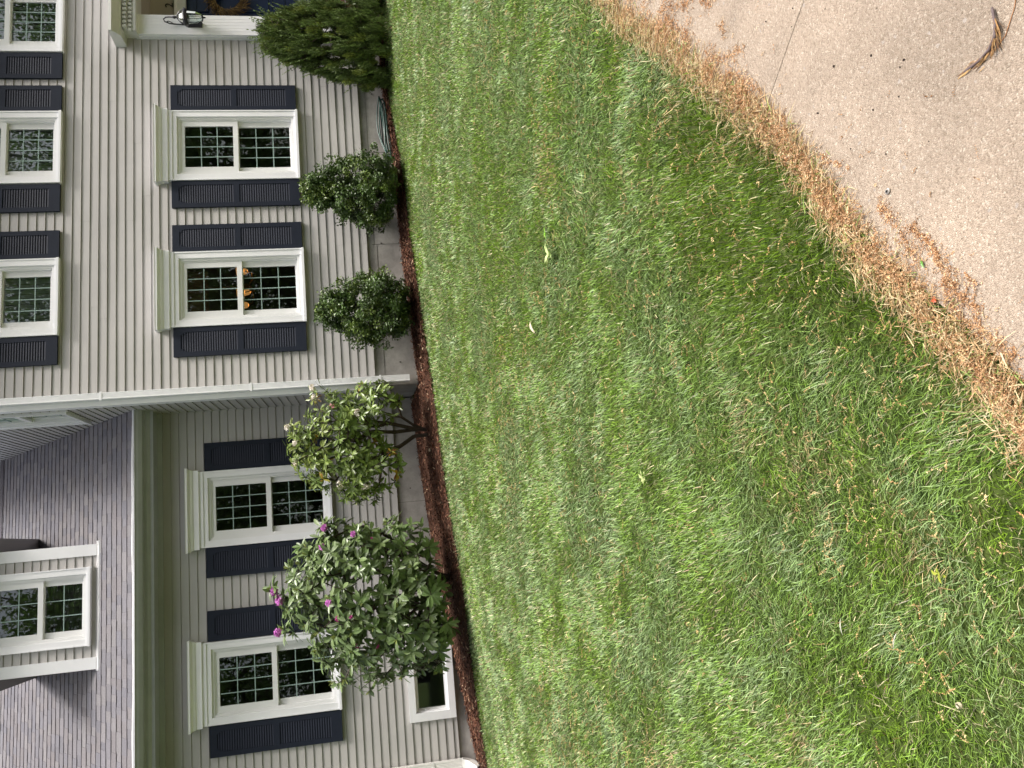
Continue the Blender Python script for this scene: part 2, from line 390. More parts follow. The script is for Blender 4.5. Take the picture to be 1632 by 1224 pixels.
# window openings (x0,x1,z0,z1): casing outer edge
W1=[(4.775,5.745,.862,2.43),(2.848,3.815,.862,2.43)]
W2=[(6.58,7.55,3.745,5.12),(4.775,5.745,3.745,5.12),(2.825,3.79,3.745,5.12),(8.7,9.67,3.745,5.12)]
W3=[tuple(v*KW for v in q) for q in ((.19,1.14,.715,2.29),(-1.90,-.945,.715,2.29))]
BW=tuple(v*KW for v in (-2.17,-1.25,-.672,-.095))
ENT=(7.09,9.35,.2,2.90)    # entry opening
WD=(-.87,.10,3.80,5.0)     # dormer window
WS=(9.93,10.74,3.745,5.12) # side window, in y
ins=.07
hole=lambda w_:(w_[0]+ins,w_[1]-ins,w_[2]+ins,w_[3]-.02)
mb=MB(SID); laps(mb,'y',YM,XC,7.0,.065,5.45,[hole(h) for h in W1+W2[:3]]+[(7.09,9.4,.0,2.9)])
laps(mb,'y',YM,7.0,12.4,.065,5.45,[hole(h) for h in W2[:1]+W2[3:]]+[(6.9,9.55,.0,2.9)])
mb.build('wall',M['siding'],house)
RB=.065-LAP*2
mb=MB(SID); laps(mb,'x',XC,YM,YW+.02,-.12,RB+54*LAP,[(WS[0]+ins,WS[1]-ins,WS[2]+ins,WS[3]-.02)],rowbase=.065-LAP*2)
laps(mb,'x',XC,YW+.02,17.7,RB+26*LAP,RB+54*LAP,[(WS[0]+ins,WS[1]-ins,WS[2]+ins,WS[3]-.02)],rowbase=RB)
for k in range(54,84):   # gable rows shorten towards the ridge
    z=RB+k*LAP; laps(mb,'x',XC,9.45+(z+LAP-5.45)/.75,17.8-(z+LAP-5.45)/.75,z,z+LAP,[],rowbase=z)
mb.build('wall',M['siding'],house)
WL=-2.82; SX=-.71; SB=-.12-LAP*5.6
mb=MB(SID); laps(mb,'y',YW,SX,XC,-.12,2.95,[hole(h) for h in W3],rowbase=-.12)
laps(mb,'y',YW,WL,SX,SB,2.95,[hole(h) for h in W3]+[hole(BW)],rowbase=-.12-LAP*6)
mb.build('wall',M['siding'],house)
mb=MB(SID); laps(mb,'x',WL,YW,15.85,SB,6.2,[]); 
mb.build('wall',M['siding'],house)
# plain backs and insides (rooms) so that no light leaks
mb=MB()
def room(x0,x1,y0,y1,z0,z1):
    mb.quad((x0,y1,z0),(x1,y1,z0),(x1,y1,z1),(x0,y1,z1)); mb.quad((x0,y0,z0),(x0,y1,z0),(x0,y1,z1),(x0,y0,z1))
    mb.quad((x1,y0,z0),(x1,y1,z0),(x1,y1,z1),(x1,y0,z1)); mb.quad((x0,y0,z0),(x1,y0,z0),(x1,y1,z0),(x0,y1,z0)); mb.quad((x0,y0,z1),(x1,y0,z1),(x1,y1,z1),(x0,y1,z1))
room(2.1,6.75,9.80,13.2,.30,2.78); room(2.1,12.3,9.80,13.2,3.0,5.4)
room(-2.7,1.9,10.66,13.5,.30,2.86); room(-2.7,-.75,10.70,13.5,-.9,.05); room(-1.1,.32,11.05,13.5,3.70,5.05)
mb.build('room_lining',M['room'],house)
mb=MB()
mb.box(12.3,12.4,9.72,17.7,-.4,5.45); mb.box(XC+.03,12.4,17.6,17.7,-.5,5.45); mb.box(-2.75,XC,15.8,15.9,-.9,3.2)
mb.build('back_wall',M['cream'],house)
# foundations
mb=MB()
mb.box(XC+.02,12.3,YM+.02,YM+.3,-1.2,.068)
mb.box(XC+.02,XC+.3,YM+.3,YW+.3,-1.2,-.11)
mb.box(SX,XC,YW+.02,YW+.3,-1.3,-.117); mb.box(WL+.03,SX,YW+.02,YW+.3,-1.5,SB+.003)
mb.box(WL+.03,-2.6,YW+.3,15.8,-2,SB+.003)
mb.m=1
rr=random.Random(3)
for x,zz in [(5.16,None),(3.86,None)]:
    mb.box(x-.0022,x+.0022,YM+.0175,YM+.0195,-.45,.0)
mb.box(XC+.05,3.85,YM+.0172,YM+.0195,-.062,-.058); mb.box(3.86,7,YM+.0172,YM+.0195,-.03,-.027)
mb.box(.55,.554,YW+.0175,YW+.0195,-.7,-.13); 
for x,z in [(6.02,-.12),(5.17,-.10),(3.87,-.12),(3.87,-.35),(2.27,-.26),(2.9,-.2),(4.6,-.05)]:
    mb.prism([(x+.012*math.cos(a),z+.012*math.sin(a)) for a in np.linspace(0,6.28,9)[:-1]],YM+.016,YM+.0198,'y')
for x,z in [(.73,-.30),(.29,-.43),(1.5,-.3),(-1.93,-.86)]:
    mb.prism([(x+.010*math.cos(a),z+.010*math.sin(a)) for a in np.linspace(0,6.28,9)[:-1]],YW+.016,YW+.0198,'y')
mb.build('foundation',[M['found'],M['seam']],house)

# windows -----------------------------------------------------------
def window(w_, cols, rows, crown, y, zr, top_ext=0, rot=0, along='x', blind=False, curtain=False, parent=house):
    W=w_[1]-w_[0]; H=w_[3]-w_[2]; h=W/2
    loc=((w_[0]+w_[1])/2, y, w_[2]) if along=='x' else (XC,(w_[0]+w_[1])/2,w_[2])
    rot=(0,0,0) if along=='x' else (0,0,-math.pi/2)
    mb=MB()
    cw=.085; 
    mb.box(-h,-h+cw,-.034,.02,.03,H); mb.box(h-cw,h,-.034,.02,.03,H)            # side casings
    mb.box(-h+cw,h-cw,-.034,.02,H-.055,H)                                        # head
    mb.box(-h-.004,h+.004,-.052,.02,.0,.03)                                      # sill nosing
    mb.box(-h+cw,h-cw,-.030,.05,.03,.055)
    # back band on the casing
    mb.box(-h,-h+.016,-.043,-.034,.03,H); mb.box(h-.016,h,-.043,-.034,.03,H)
    if crown:
        mb.box(-h,h,-.045,.01,H,H+.05)
        mb.box(-h-.018,h+.018,-.062,.01,H+.05,H+.115)                            # flat white band
        prof=[(-.062,H+.115),(-.075,H+.128),(-.082,H+.15),(-.105,H+.172),(-.118,H+.178),(-.118,H+.198),(-.122,H+.204)]
        n=len(prof); vs=[]
        for p,z in prof:
            e=h+.018+(-p-.062)*.55
            vs+= [(-e,p,z),(e,p,z),(-e,.01,z),(e,.01,z)]
        fs=[]
        for i in range(n-1):
            a=i*4; b=a+4; fs+=[(a,a+1,b+1,b),(a,b,b+2,a+2),(a+1,a+3,b+3,b+1)]
        fs.append(((n-1)*4,(n-1)*4+1,(n-1)*4+3,(n-1)*4+2)); mb.add(vs,fs)
    fr=mb.build('window',M['trim'],parent,loc,rot)
    # vinyl frame and sashes
    s=MB(); i0=h-cw
    s.frame(-i0,i0,.055,H-.055,.030,-.012,.09,wb=.028,wt=.03)
    s.frame(-i0+.030,i0-.030,.083,H-.085,.014,.0,.085,wb=.012,wt=.016)
    g0=h-.20 if W>.9 else h-.17
    st=i0-.044-g0
    zt=H-.101; 
    s.frame(-i0+.044,i0-.044,zr,zt,st,.008,.040,wb=.062,wt=zt-(zr+(zt-zr)-.0)+.035 if False else .040)
    s.frame(-i0+.044,i0-.044,.095,zr+.03,st,.046,.078,wb=.028,wt=.035)
    s.build('sash',M['sash'],fr)
    up=(zr+.062,zt-.040); lo=(.123,zr-.005)
    g=MB(); m=MB()
    for (za,zb),yy in ((up,.024),(lo,.062)):
        g.quad((-g0,yy,za),(g0,yy,za),(g0,yy,zb),(-g0,yy,zb))
        for c in range(1,cols):
            x=-g0+2*g0*c/cols; m.box(x-.0055,x+.0055,yy-.006,yy-.001,za,zb)
        for c in range(1,rows):
            z=za+(zb-za)*c/rows; m.box(-g0,g0,yy-.0055,yy-.0015,z-.0055,z+.0055)
    m.build('muntin_grille',M['muntin'],fr)
    g.build('glass',M['glass'],fr)
    if blind:
        b=MB(); n=13
        for i in range(n):
            x=-h+.1+(W-.2)*i/(n-1); a=.35+.08*math.sin(i*2.3)
            b.quad((x-.035*math.cos(a),.14-.035*math.sin(a),.05),(x+.035*math.cos(a),.14+.035*math.sin(a),.05),(x+.035*math.cos(a),.14+.035*math.sin(a),H),(x-.035*math.cos(a),.14-.035*math.sin(a),H))
        b.build('vertical_blind',M['blind'],fr)
    if curtain:
        b=MB(); pts=[]; n=40
        for i in range(n+1):
            x=-h+.05+(W-.1)*i/n; pts.append((x,.16+.012*math.sin(i*1.3),))
        for i in range(n):
            b.quad((pts[i][0],pts[i][1],H-.36),(pts[i+1][0],pts[i+1][1],H-.36),(pts[i+1][0],pts[i+1][1],H),(pts[i][0],pts[i][1],H))
        b.build('curtain',M['brown'],fr)
    return fr
zr1=1.63-.862
window(W1[0],4,3,True,YM-.015,zr1)
window(W1[1],4,3,True,YM-.015,zr1,curtain=True)
for q in W2: window(q,4,3,False,YM-.015,4.395-3.745,blind=True)
for q in W3: window(q,4,3,True,YW-.015,zr1)
window(WS,4,3,False,0,4.395-3.745,along='y')
window((WD[0],WD[1],WD[2],5.02),3,2,False,10.96-.015,4.37-3.80)
# basement window: fixed pane in a wide flat white frame
mb=MB(); x0,x1,z0,z1=BW
mb.frame(x0,x1,z0,z1,.10,YW-.045,YW+.02,wb=.085,wt=.085)
mb.frame(x0+.10,x1-.10,z0+.085,z1-.085,.018,YW-.01,YW+.14)
bw=mb.build('window',M['trim'],house); 
s=MB(); s.frame(x0+.118,x1-.118,z0+.103,z1-.103,.022,YW+.03,YW+.10); s.build('sash',M['sash'],bw)
g=MB(); g.quad((x0+.14,YW+.06,z0+.125),(x1-.14,YW+.06,z0+.125),(x1-.14,YW+.06,z1-.125),(x0+.14,YW+.06,z1-.125)); g.build('glass',M['glass'],bw)

# shutters -----------------------------------------------------------
def shutter(x0,x1,z0,z1,y):
    mb=MB(); W=x1-x0; y0=y-.045; y1=y-.012
    sw=.058; tr=.085; br=.125; zm=z0+(z1-z0)*.50
    mb.box(x0,x0+sw,y0,y1,z0,z1); mb.box(x1-sw,x1,y0,y1,z0,z1)
    mb.box(x0+sw,x1-sw,y0,y1,z0,z0+br); mb.box(x0+sw,x1-sw,y0,y1,z1-tr,z1); mb.box(x0+sw,x1-sw,y0,y1,zm-.035,zm+.035)
    mb.quad((x0,y1-.004,z0),(x1,y1-.004,z0),(x1,y1-.004,z1),(x0,y1-.004,z1))
    for za,zb in ((z0+br,zm-.035),(zm+.035,z1-tr)):
        n=int((zb-za)/.0285); p=(zb-za)/n
        for i in range(n):
            z=za+p*i; e=0
            if zb==z1-tr and i>=n-3: e=(.005,.014,.036)[i-(n-3)]
            a,b=x0+sw+e,x1-sw-e
            if e: mb.box(x0+sw,a,y0+.001,y1-.006,z,z+p); mb.box(b,x1-sw,y0+.001,y1-.006,z,z+p)
            mb.add([(a,y0+.003,z+.003),(b,y0+.003,z+.003),(b,y0+.012,z+p),(a,y0+.012,z+p),(a,y0+.006,z),(b,y0+.006,z)],[(0,1,2,3),(0,4,5,1)])
    mb.build('shutter',M['navy'],house)
for x0,x1 in ((5.75,6.11),(4.41,4.77),(3.82,4.175),(2.475,2.84)): shutter(x0,x1,.878,2.447,YM)
for x0,x1 in ((6.208,6.565),(5.75,6.105),(4.40,4.758),(3.795,4.15),(2.465,2.815),(7.56,7.91),(8.33,8.69)): shutter(x0,x1,3.752,5.12,YM)
for x0,x1 in ((1.143,1.503),(-.18,.187),(-.935,-.575),(-2.265,-1.912)): shutter(x0*KW,x1*KW,.725*KW,2.27*KW,YW)

# corner boards, downspouts, trims ------------------------------------
mb=MB(); mb.box(XC-.022,XC+.075,YM-.024,YM-.0165,.062,5.45); mb.box(XC-.022,XC-.0165,YM-.0165,YM+.10,-.1,5.45)
mb.build('corner_board',M['trim'],house)
mb=MB(); mb.box(WL-.02,WL+.08,YW-.024,YW-.0165,SB,2.95); mb.build('corner_board',M['trim'],house)
mb=MB(); mb.box(SX-.035,SX+.005,YW-.030,YW-.012,SB,-.115); mb.build('siding_step_trim',M['trim'],house)
def downspout(x0,x1,y0,y1,z0,z1,side):
    mb=MB(); n=6  # corrugated rectangular pipe
    poly=[]
    w_=x1-x0
    for i in range(n):
        a=x0+w_*i/n; poly+= [(a+.001,y0),(a+w_/n*.35,y0+.004 if 0<i<n-1 else y0),(a+w_/n*.65,y0+.004 if 0<i<n-1 else y0)]
    poly += [(x1,y0),(x1,y1),(x0,y1)]
    mb.prism(poly,z0,z1,'z')
    for z in (z0+.35,z0+1.9,z0+3.6):
        if z<z1: mb.box(x0-.012,x1+.012,y0-.002,y0,z,z+.025)
    return mb
mb=downspout(2.002,2.082,YM-.095,YM-.030,-.36,5.45,0)
mb.build('downspout',M['trim'],house)
mb=downspout(-2.793,-2.690,YW-.105,YW-.035,-.71,2.95,0)
# ribbed elbow turning out to the front-left, with a short shoe
cx,cy=-2.742,YW-.07
def rect(c,t,w2,h2):
    t=Vector(t).normalized(); s=t.cross(Vector((0,0,1)) if abs(t.z)<.95 else Vector((0,1,0))); s=Vector((1,0,0)); u=s.cross(t).normalized()
    return [Vector(c)+s*a+u*b for a,b in ((-w2,-h2),(w2,-h2),(w2,h2),(-w2,h2))]
vs=[]; K=14
for i in range(K):
    a=i/(K-1)*R_(68); c=(cx-.02*i/K, cy-.11*(1-math.cos(a)), -.71-.11*math.sin(a)); t=(0,-math.sin(a),-math.cos(a)); e=.004 if i%2 else 0
    vs+=rect(c,t,.052+e,.034+e)
c=vs[-4:]; dv=Vector((-.02,-.22,-.085)); vs+=[p+dv for p in c]
mb.add(vs,[(4*i+k,4*i+(k+1)%4,4*i+4+(k+1)%4,4*i+4+k) for i in range(K) for k in range(4)])
mb.build('downspout',M['trim_low'],house)

# wing roof -----------------------------------------------------------
Y0,Z0,SL=10.19,3.075,.847; YR=13.87; ZR=Z0+SL*(YR-Y0); X0,X1=-3.05,XC-.002
th=math.atan(SL); nrm=Vector((0,-math.sin(th),math.cos(th)))
def RP(x,s,h=0): return Vector((x,Y0+s*math.cos(th),Z0+s*math.sin(th)))+nrm*h
mb=MB((.1,.1,.1)); slen=(YR-Y0)/math.cos(th); EXP=.142; nr=int(slen/EXP); EXP=slen/nr
rr=random.Random(11)
tones=[(.150,.145,.160),(.158,.151,.164),(.138,.135,.152),(.172,.164,.172),(.156,.146,.154)]
for k in range(nr):
    s0=k*EXP-.005; s1=(k+1)*EXP+.01; x=X0-rr.uniform(0,.3); raised=rr.random()<.5
    # course base layer
    mb.col=(.115,.105,.118); mb.quad(RP(X0,s0+.004,.010),RP(X1,s0+.004,.010),RP(X1,s1,.002),RP(X0,s1,.002)); mb.quad(RP(X0,s0+.004,.010),RP(X1,s0+.004,.010),RP(X1,s0+.004,-.004),RP(X0,s0+.004,-.004))
    while x<X1:
        wd=rr.uniform(.08,.24); a=max(x,X0); b=min(x+wd-(.004 if raised else 0),X1)
        if b>a:
            c=tones[rr.randrange(5)]; t=rr.uniform(.93,1.07); mb.col=tuple(v*t for v in c)
            if raised:
                e=rr.uniform(0,.004)
                q=[RP(a,s0-e,.015),RP(b,s0-e,.015),RP(b,s1,.0065),RP(a,s1,.0065)]; lo=[RP(a,s0-e,.004),RP(b,s0-e,.004),RP(b,s1,.0),RP(a,s1,.0)]
                mb.add(q+lo,[(0,1,2,3),(0,4,5,1),(1,5,6,2),(3,7,4,0)])
            else:
                mb.quad(RP(a,s0+.0045,.0132),RP(b,s0+.0045,.0132),RP(b,s1,.0035),RP(a,s1,.0035)); mb.quad(RP(a,s0+.0045,.0132),RP(b,s0+.0045,.0132),RP(b,s0+.0045,.003),RP(a,s0+.0045,.003))
        x+=wd; raised=not raised
mb.col=(.10,.09,.10)
mb.add([RP(X0,slen-.13,.02),RP(X1,slen-.13,.02),RP(X1,slen+.01,.028),RP(X0,slen+.01,.028),Vector((X0,YR+.12,ZR-.08)),Vector((X1,YR+.12,ZR-.08))],[(0,1,2,3),(3,2,5,4)])
mb.quad((X0,YR,ZR),(X1,YR,ZR),(X1,17.5,Z0),(X0,17.5,Z0)); mb.quad((X0,Y0+.02,Z0-.02),(X1,Y0+.02,Z0-.02),(X1,YR,ZR-.02),(X0,YR,ZR-.02))
mb.build('roof',M['shingle'],house)
mb=MB(); n=60  # slightly wavy white drip edge
for i in range(n):
    xa=X0+(X1-X0)*i/n; xb=X0+(X1-X0)*(i+1)/n; wa=.0035*math.sin(xa*1.9)+.002*math.sin(xa*6); wb=.0035*math.sin(xb*1.9)+.002*math.sin(xb*6)
    za,zb=Z0+wa,Z0+wb
    mb.add([(xa,Y0-.035,za-.020),(xb,Y0-.035,zb-.020),(xb,Y0-.035,zb-.004),(xa,Y0-.035,za-.004),(xb,Y0+.02,zb+.022),(xa,Y0+.02,za+.022)],[(0,1,2,3),(3,2,4,5)])
mb.build('drip_edge',M['trim'],house)
mb=MB(); yb=Y0+.055
gut=[(yb,Z0-.028),(yb-.115,Z0-.028),(yb-.120,Z0-.036),(yb-.105,Z0-.052),(yb-.095,Z0-.075),(yb-.068,Z0-.112),(yb,Z0-.115)]
mb.prism(gut,X0,X1,'x'); mb.build('gutter',M['gutter'],house)
mb=MB(); ysf=yb+.0
mb.prism([(ysf,Z0-.03),(ysf,Z0-.150),(ysf+.012,Z0-.162),(ysf+.030,Z0-.180),(ysf+.030,Z0-.215),(ysf+.05,Z0-.215),(ysf+.05,Z0-.03)],X0,X1,'x')
mb.box(X0,X1,ysf+.05,YW+.03,Z0-.200,Z0-.188)
mb.box(X0,X1,YW-.04,YW-.018,Z0-.26,Z0-.20)
mb.build('eave_trim',M['gutter'],house)

# dormer ---------------------------------------------------------------
YD=10.96; DX0,DX1=-1.16,.38; DT=5.12
def roofz(y): return Z0+SL*(y-Y0)
mb=MB(SID); laps(mb,'y',YD,DX0+.10,DX1-.10,3.70,DT,[(WD[0]+ins,WD[1]-ins,WD[2]+ins,5.0)],rowbase=3.70)
for X in (DX0,DX1):
    mb.add([(X,YD,3.70),(X,YD,DT),(X,12.7,DT)],[(0,1,2)])
mb.build('dormer_wall',M['siding'],house)
mb=MB(); mb.box(DX0-.002,DX0+.142,YD-.026,YD-.002,3.735,DT); mb.box(DX0-.003,DX0+.006,YD-.002,YD+.12,3.75,DT); mb.build('dormer_corner_board',M['trim'],house)
mb=MB(); mb.box(DX1-.142,DX1+.002,YD-.026,YD-.002,3.735,DT); mb.box(DX1-.006,DX1+.003,YD-.002,YD+.12,3.85,DT); mb.build('dormer_corner_board',M['trim'],house)
mb=MB(); n=24
for i in range(n):
    xa=DX0-.02+(DX1-DX0+.06)*i/n; xb=DX0-.02+(DX1-DX0+.06)*(i+1)/n; wa=.006*math.sin(xa*9)+.003*math.sin(xa*23); wb=.006*math.sin(xb*9)+.003*math.sin(xb*23)
    ya,yb2=YD-.07-wa,YD-.07-wb
    mb.quad((xa,ya,roofz(ya)+.028),(xb,yb2,roofz(yb2)+.028),(xb,YD-.005,3.745),(xa,YD-.005,3.745))
    mb.quad((xa,ya,roofz(ya)+.028),(xb,yb2,roofz(yb2)+.028),(xb,yb2,roofz(yb2)+.01),(xa,ya,roofz(ya)+.01))
mb.build('dormer_flashing',M['flash'],house)
mb=MB((.12,.11,.125)) # gable roof of the dormer with side eaves
e=.20; xm=(DX0+DX1)/2; zp=DT+.02+.75*(xm-DX0+e)
for s_ in (-1,1):
    xe=(DX0-e) if s_<0 else (DX1+e)
    yb3=(DT-Z0)/SL+Y0
    pk=(zp-Z0)/SL+Y0
    mb.add([(xe,YD-.18,DT),(xm,YD-.18,zp),(xm,pk,zp),(xe,yb3,DT),(xe,YD-.18,DT-.03),(xe,yb3+.02,DT-.03)],[(0,1,2,3),(0,4,5,3)])
mb.build('dormer_roof',M['shingle'],house)
mb=MB(); yb3=(DT-.03-Z0)/SL+Y0
mb.box(DX0-e,DX0,YD-.18,yb3,DT-.045,DT-.03); mb.box(DX1,DX1+e,YD-.18,yb3,DT-.045,DT-.03)
mb.add([(DX0,YD-.002,DT),(DX1,YD-.002,DT),(xm,YD-.002,zp)],[(0,1,2)]); mb.box(DX0,DX1,YD-.18,YD,DT-.03,DT-.015)
mb.build('dormer_soffit',mat('soffit_grey',(.24,.23,.24),.6),house)

# main roof (above the picture) -----------------------------------------
mb=MB((.12,.11,.125)); mb.add([(XC-.06,9.4,5.45),(12.6,9.4,5.45),(12.6,13.62,8.62),(XC-.06,13.62,8.62),(XC-.06,17.85,5.45),(12.6,17.85,5.45)],[(0,1,2,3),(3,2,5,4)]); mb.quad((12.5,9.4,5.45),(12.5,17.8,5.45),(12.5,13.6,8.6),(12.5,13.6,8.6)); mb.quad((XC+.05,9.75,5.46),(12.4,9.75,5.46),(12.4,17.7,5.46),(XC+.05,17.7,5.46))
mb.build('roof',M['shingle'],house)
mb=MB(); mb.box(XC-.06,12.6,9.36,9.40,5.33,5.47); mb.box(XC-.06,12.6,9.40,YM,5.455,5.465); mb.build('fascia',M['trim'],house)

# entry ------------------------------------------------------------------
mb=MB()  # entablature with two rows of dentils
xl=6.80; xr=9.64
mb.box(xl-.005,xr+.005,YM-.20,YM+.05,2.825,2.86)
mb.box(xl+.01,xr-.01,YM-.17,YM+.05,2.86,2.985)
for row,(z,yo,ph) in enumerate(((2.868,.215,0),(2.925,.245,.031))):
    x=xl-.02+ph
    while x<xr: mb.box(x,x+.034,YM-yo,YM-.17,z,z+.045); x+=.062
mb.prism([(YM+.02,2.985),(YM-.25,2.985),(YM-.262,3.0),(YM-.30,3.02),(YM-.335,3.055),(YM-.36,3.065),(YM-.36,3.10),(YM+.02,3.12)],xl-.12,xr+.12,'x')
mb.build('entablature',M['cream'],house)
for a,b in ((6.81,7.095),(9.35,9.63)):
    mb=MB()
    mb.box(a,b,YM-.10,YM+.02,-.05,2.825)
    for k in range(5):
        xx=a+.05+k*.045; mb.box(xx,xx+.022,YM-.102,YM-.10,.15,2.75)
    mb.box(a-.012,a,YM-.07,YM,-.05,2.825)
    mb.build('pilaster',M['trim'],house)
mb=MB()
YDr=10.2
mb.box(7.095,7.11,YM+.02,YDr,.2,2.84); mb.box(9.335,9.35,YM+.02,YDr,.2,2.84)
for k in range(6):
    z=2.40+.075*k; mb.box(7.11,9.335,YDr-.001*(k%2),YDr+.06,z,z+.0745)
mb.box(7.11,7.40,YDr+.001,YDr+.06,.36,2.40); mb.box(9.0,9.335,YDr+.001,YDr+.06,.36,2.40)
mb.box(7.095,9.35,YM+.02,YDr+.06,2.84,2.90)
mb.build('entry_recess',mat('entry_panel',(.40,.36,.31),.6),house)
mb=MB(); mb.box(7.36,9.05,YDr-.05,YDr,2.36,2.47); mb.prism([(YDr-.05,2.47),(YDr-.08,2.50),(YDr,2.50)],7.34,9.07,'x'); mb.build('door_head_trim',M['cream'],house)
mb=MB()
mb.box(7.40,8.995,YDr+.03,YDr+.06,.36,2.36)
mb.box(7.40,7.49,YDr-.02,YDr+.03,.36,2.36); mb.box(8.90,8.995,YDr-.02,YDr+.03,.36,2.36)
for xa,xb in ((7.56,7.93),(8.02,8.36)):
    for za,zb in ((.55,1.05),(1.2,1.95),(2.02,2.26)):
        mb.frame(xa,xb,za,zb,.03,YDr+.018,YDr+.03); mb.box(xa+.05,xb-.05,YDr+.012,YDr+.03,za+.05,zb-.05)
door=mb.build('door',M['navy_door'],house)
mb=MB(); mb.lathe([(0,-.03),(.03,-.02),(.034,0),(.03,.02),(0,.03)],(8.38,YDr-.04,1.3),12); mb.build('door_handle',M['brass'],door)
# house number
cu=bpy.data.curves.new('house_number','FONT'); cu.body='2'; cu.size=.15; cu.extrude=.004
tmp=bpy.data.objects.new('tmp',cu); sc.collection.objects.link(tmp); dg=bpy.context.evaluated_depsgraph_get()
me=bpy.data.meshes.new_from_object(tmp.evaluated_get(dg)); bpy.data.objects.remove(tmp); me.materials.append(M['black']); me.name='house_number'
link('house_number',me,house,(7.645,YDr-.012,2.535),(R_(90),0,0))
# brick stoop
mb=MB(); mb.box(6.99,9.6,9.30,10.25,-.6,.36); mb.m=1; mb.box(6.97,9.62,9.27,10.2,.36,.40); mb.m=0
for k in range(3): mb.box(7.15,9.4,9.0-.3*k,9.3-.3*k,-.8,.20-.17*k)
mb.build('stoop',[M['brick'],mat('bluestone',(.22,.21,.22),.7,noise=(5,.15,5))],house)
# wall vent near the yew
mb=MB(); mb.box(6.22,6.30,YM-.05,YM-.0,.25,.40); mb.box(6.205,6.315,YM-.03,YM,.235,.415); mb.build('wall_outlet_box',M['black'],house)
# lantern
lx,ly=6.945,YM-.26
mb=MB()
mb.lathe([(.0,2.36),(.012,2.355),(.02,2.33),(.010,2.31),(.035,2.29)],(lx,ly,0),12)
mb.lathe([(.095,2.222),(.118,2.20),(.118,2.185),(.085,2.165)],(lx,ly,0),8)
for k in range(8):
    a=2*math.pi*k/8; c_,s_=math.cos(a),math.sin(a)
    mb.tube([(lx+.035*c_,ly+.035*s_,2.29),(lx+.07*c_,ly+.07*s_,2.26),(lx+.095*c_,ly+.095*s_,2.215)],.004,4)
    mb.tube([(lx+.085*c_,ly+.085*s_,2.17),(lx+.078*c_,ly+.078*s_,2.06),(lx+.045*c_,ly+.045*s_,1.99),(lx,ly,1.975)],.004,4)
mb.lathe([(0,1.975),(.012,1.97),(.008,1.95),(0,1.945)],(lx,ly,0),8)
lan=mb.build('lantern',M['black'],house)
mb=MB(); mb.lathe([(.032,2.288),(.065,2.26),(.09,2.218)],(lx,ly,0),8); mb.lathe([(.083,2.168),(.075,2.06),(.042,1.992),(.0,1.98)],(lx,ly,0),8); mb.build('lantern_glass',M['glass'],lan)
mb=MB(); arm=[(lx,YM-.10,2.10),(lx,YM-.115,2.30),(lx,YM-.13,2.42),(lx,YM-.17,2.475),(lx,YM-.22,2.475),(lx,YM-.255,2.44),(lx,YM-.262,2.40),(lx,YM-.26,2.36)]
mb.tube(arm,.008,6); mb.tube([(lx,YM-.13,2.38),(lx,YM-.16,2.40),(lx,YM-.18,2.43),(lx,YM-.165,2.45),(lx,YM-.15,2.435)],.006,5)
mb.box(lx-.035,lx+.035,YM-.118,YM-.10,2.02,2.20); mb.build('scroll_arm',M['black'],lan)

# ------------------------------------------------------------------ things at the house
# chandelier in the dining room behind the second window
cx,cy,cz=3.87,11.2,1.80
ch=empty('chandelier',(cx,cy,cz)); tag(ch,'lit amber chandelier hanging inside the lower window of the main house','chandelier')
mb=MB(); mb.tube([(cx,cy,2.78),(cx,cy,cz+.1)],.008,6); mb.lathe([(0,cz-.05),(.03,cz-.02),(.045,cz+.03),(.02,cz+.09),(.012,cz+.2)],(cx,cy,0),10)
for k in range(5):
    a=2*math.pi*k/5+.3; c_,s_=math.cos(a),math.sin(a); mb.tube([(cx,cy,cz),(cx+.12*c_,cy+.12*s_,cz-.06),(cx+.24*c_,cy+.24*s_,cz-.04),(cx+.27*c_,cy+.27*s_,cz+.02)],.007,5)
mb.build('arm_frame',M['brass'],ch)
for k in range(5):
    a=2*math.pi*k/5+.3; c_,s_=math.cos(a),math.sin(a); mb=MB(); mb.lathe([(.022,.02),(.042,.04),(.05,.08),(.064,.12)],(cx+.27*c_,cy+.27*s_,cz),14); sh=mb.build('lamp_shade',M['amber'],ch,smooth=True); mb=MB(); mb.lathe([(0,.035),(.02,.05),(.026,.075),(.016,.105),(0,.115)],(cx+.27*c_,cy+.27*s_,cz),8); mb.build('bulb',M['bulb'],sh)

# wreath
def wreath():
    n=2600; a=rng.uniform(0,6.283,n); rr_=.16+np.abs(rng.normal(0,.045,n)); c=np.array([7.76,YDr-.03,1.79])
    P=np.stack([c[0]+rr_*np.cos(a),c[1]-rng.uniform(0,.06,n),c[2]+rr_*np.sin(a)],1)
    out=np.stack([np.cos(a),np.zeros(n),np.sin(a)],1); tan=np.stack([-np.sin(a),np.zeros(n),np.cos(a)],1)
    D=out*rng.uniform(.1,1.2,n)[:,None]+tan*rng.uniform(.2,1.2,n)[:,None]+unit(n)*.35
    c0=np.array([[.22,.14,.05],[.12,.08,.04],[.30,.20,.08],[.08,.06,.05]])[rng.integers(0,4,n)]
    return ribbons(P,D,unit(n),rng.uniform(.04,.10,n),rng.uniform(.003,.008,n),[(0,.6),(.5,1),(1,.2)],c0,[M['wreath']],'wreath')
o=link('wreath',wreath()); tag(o,'round dried twig wreath hanging on the navy front door','wreath')

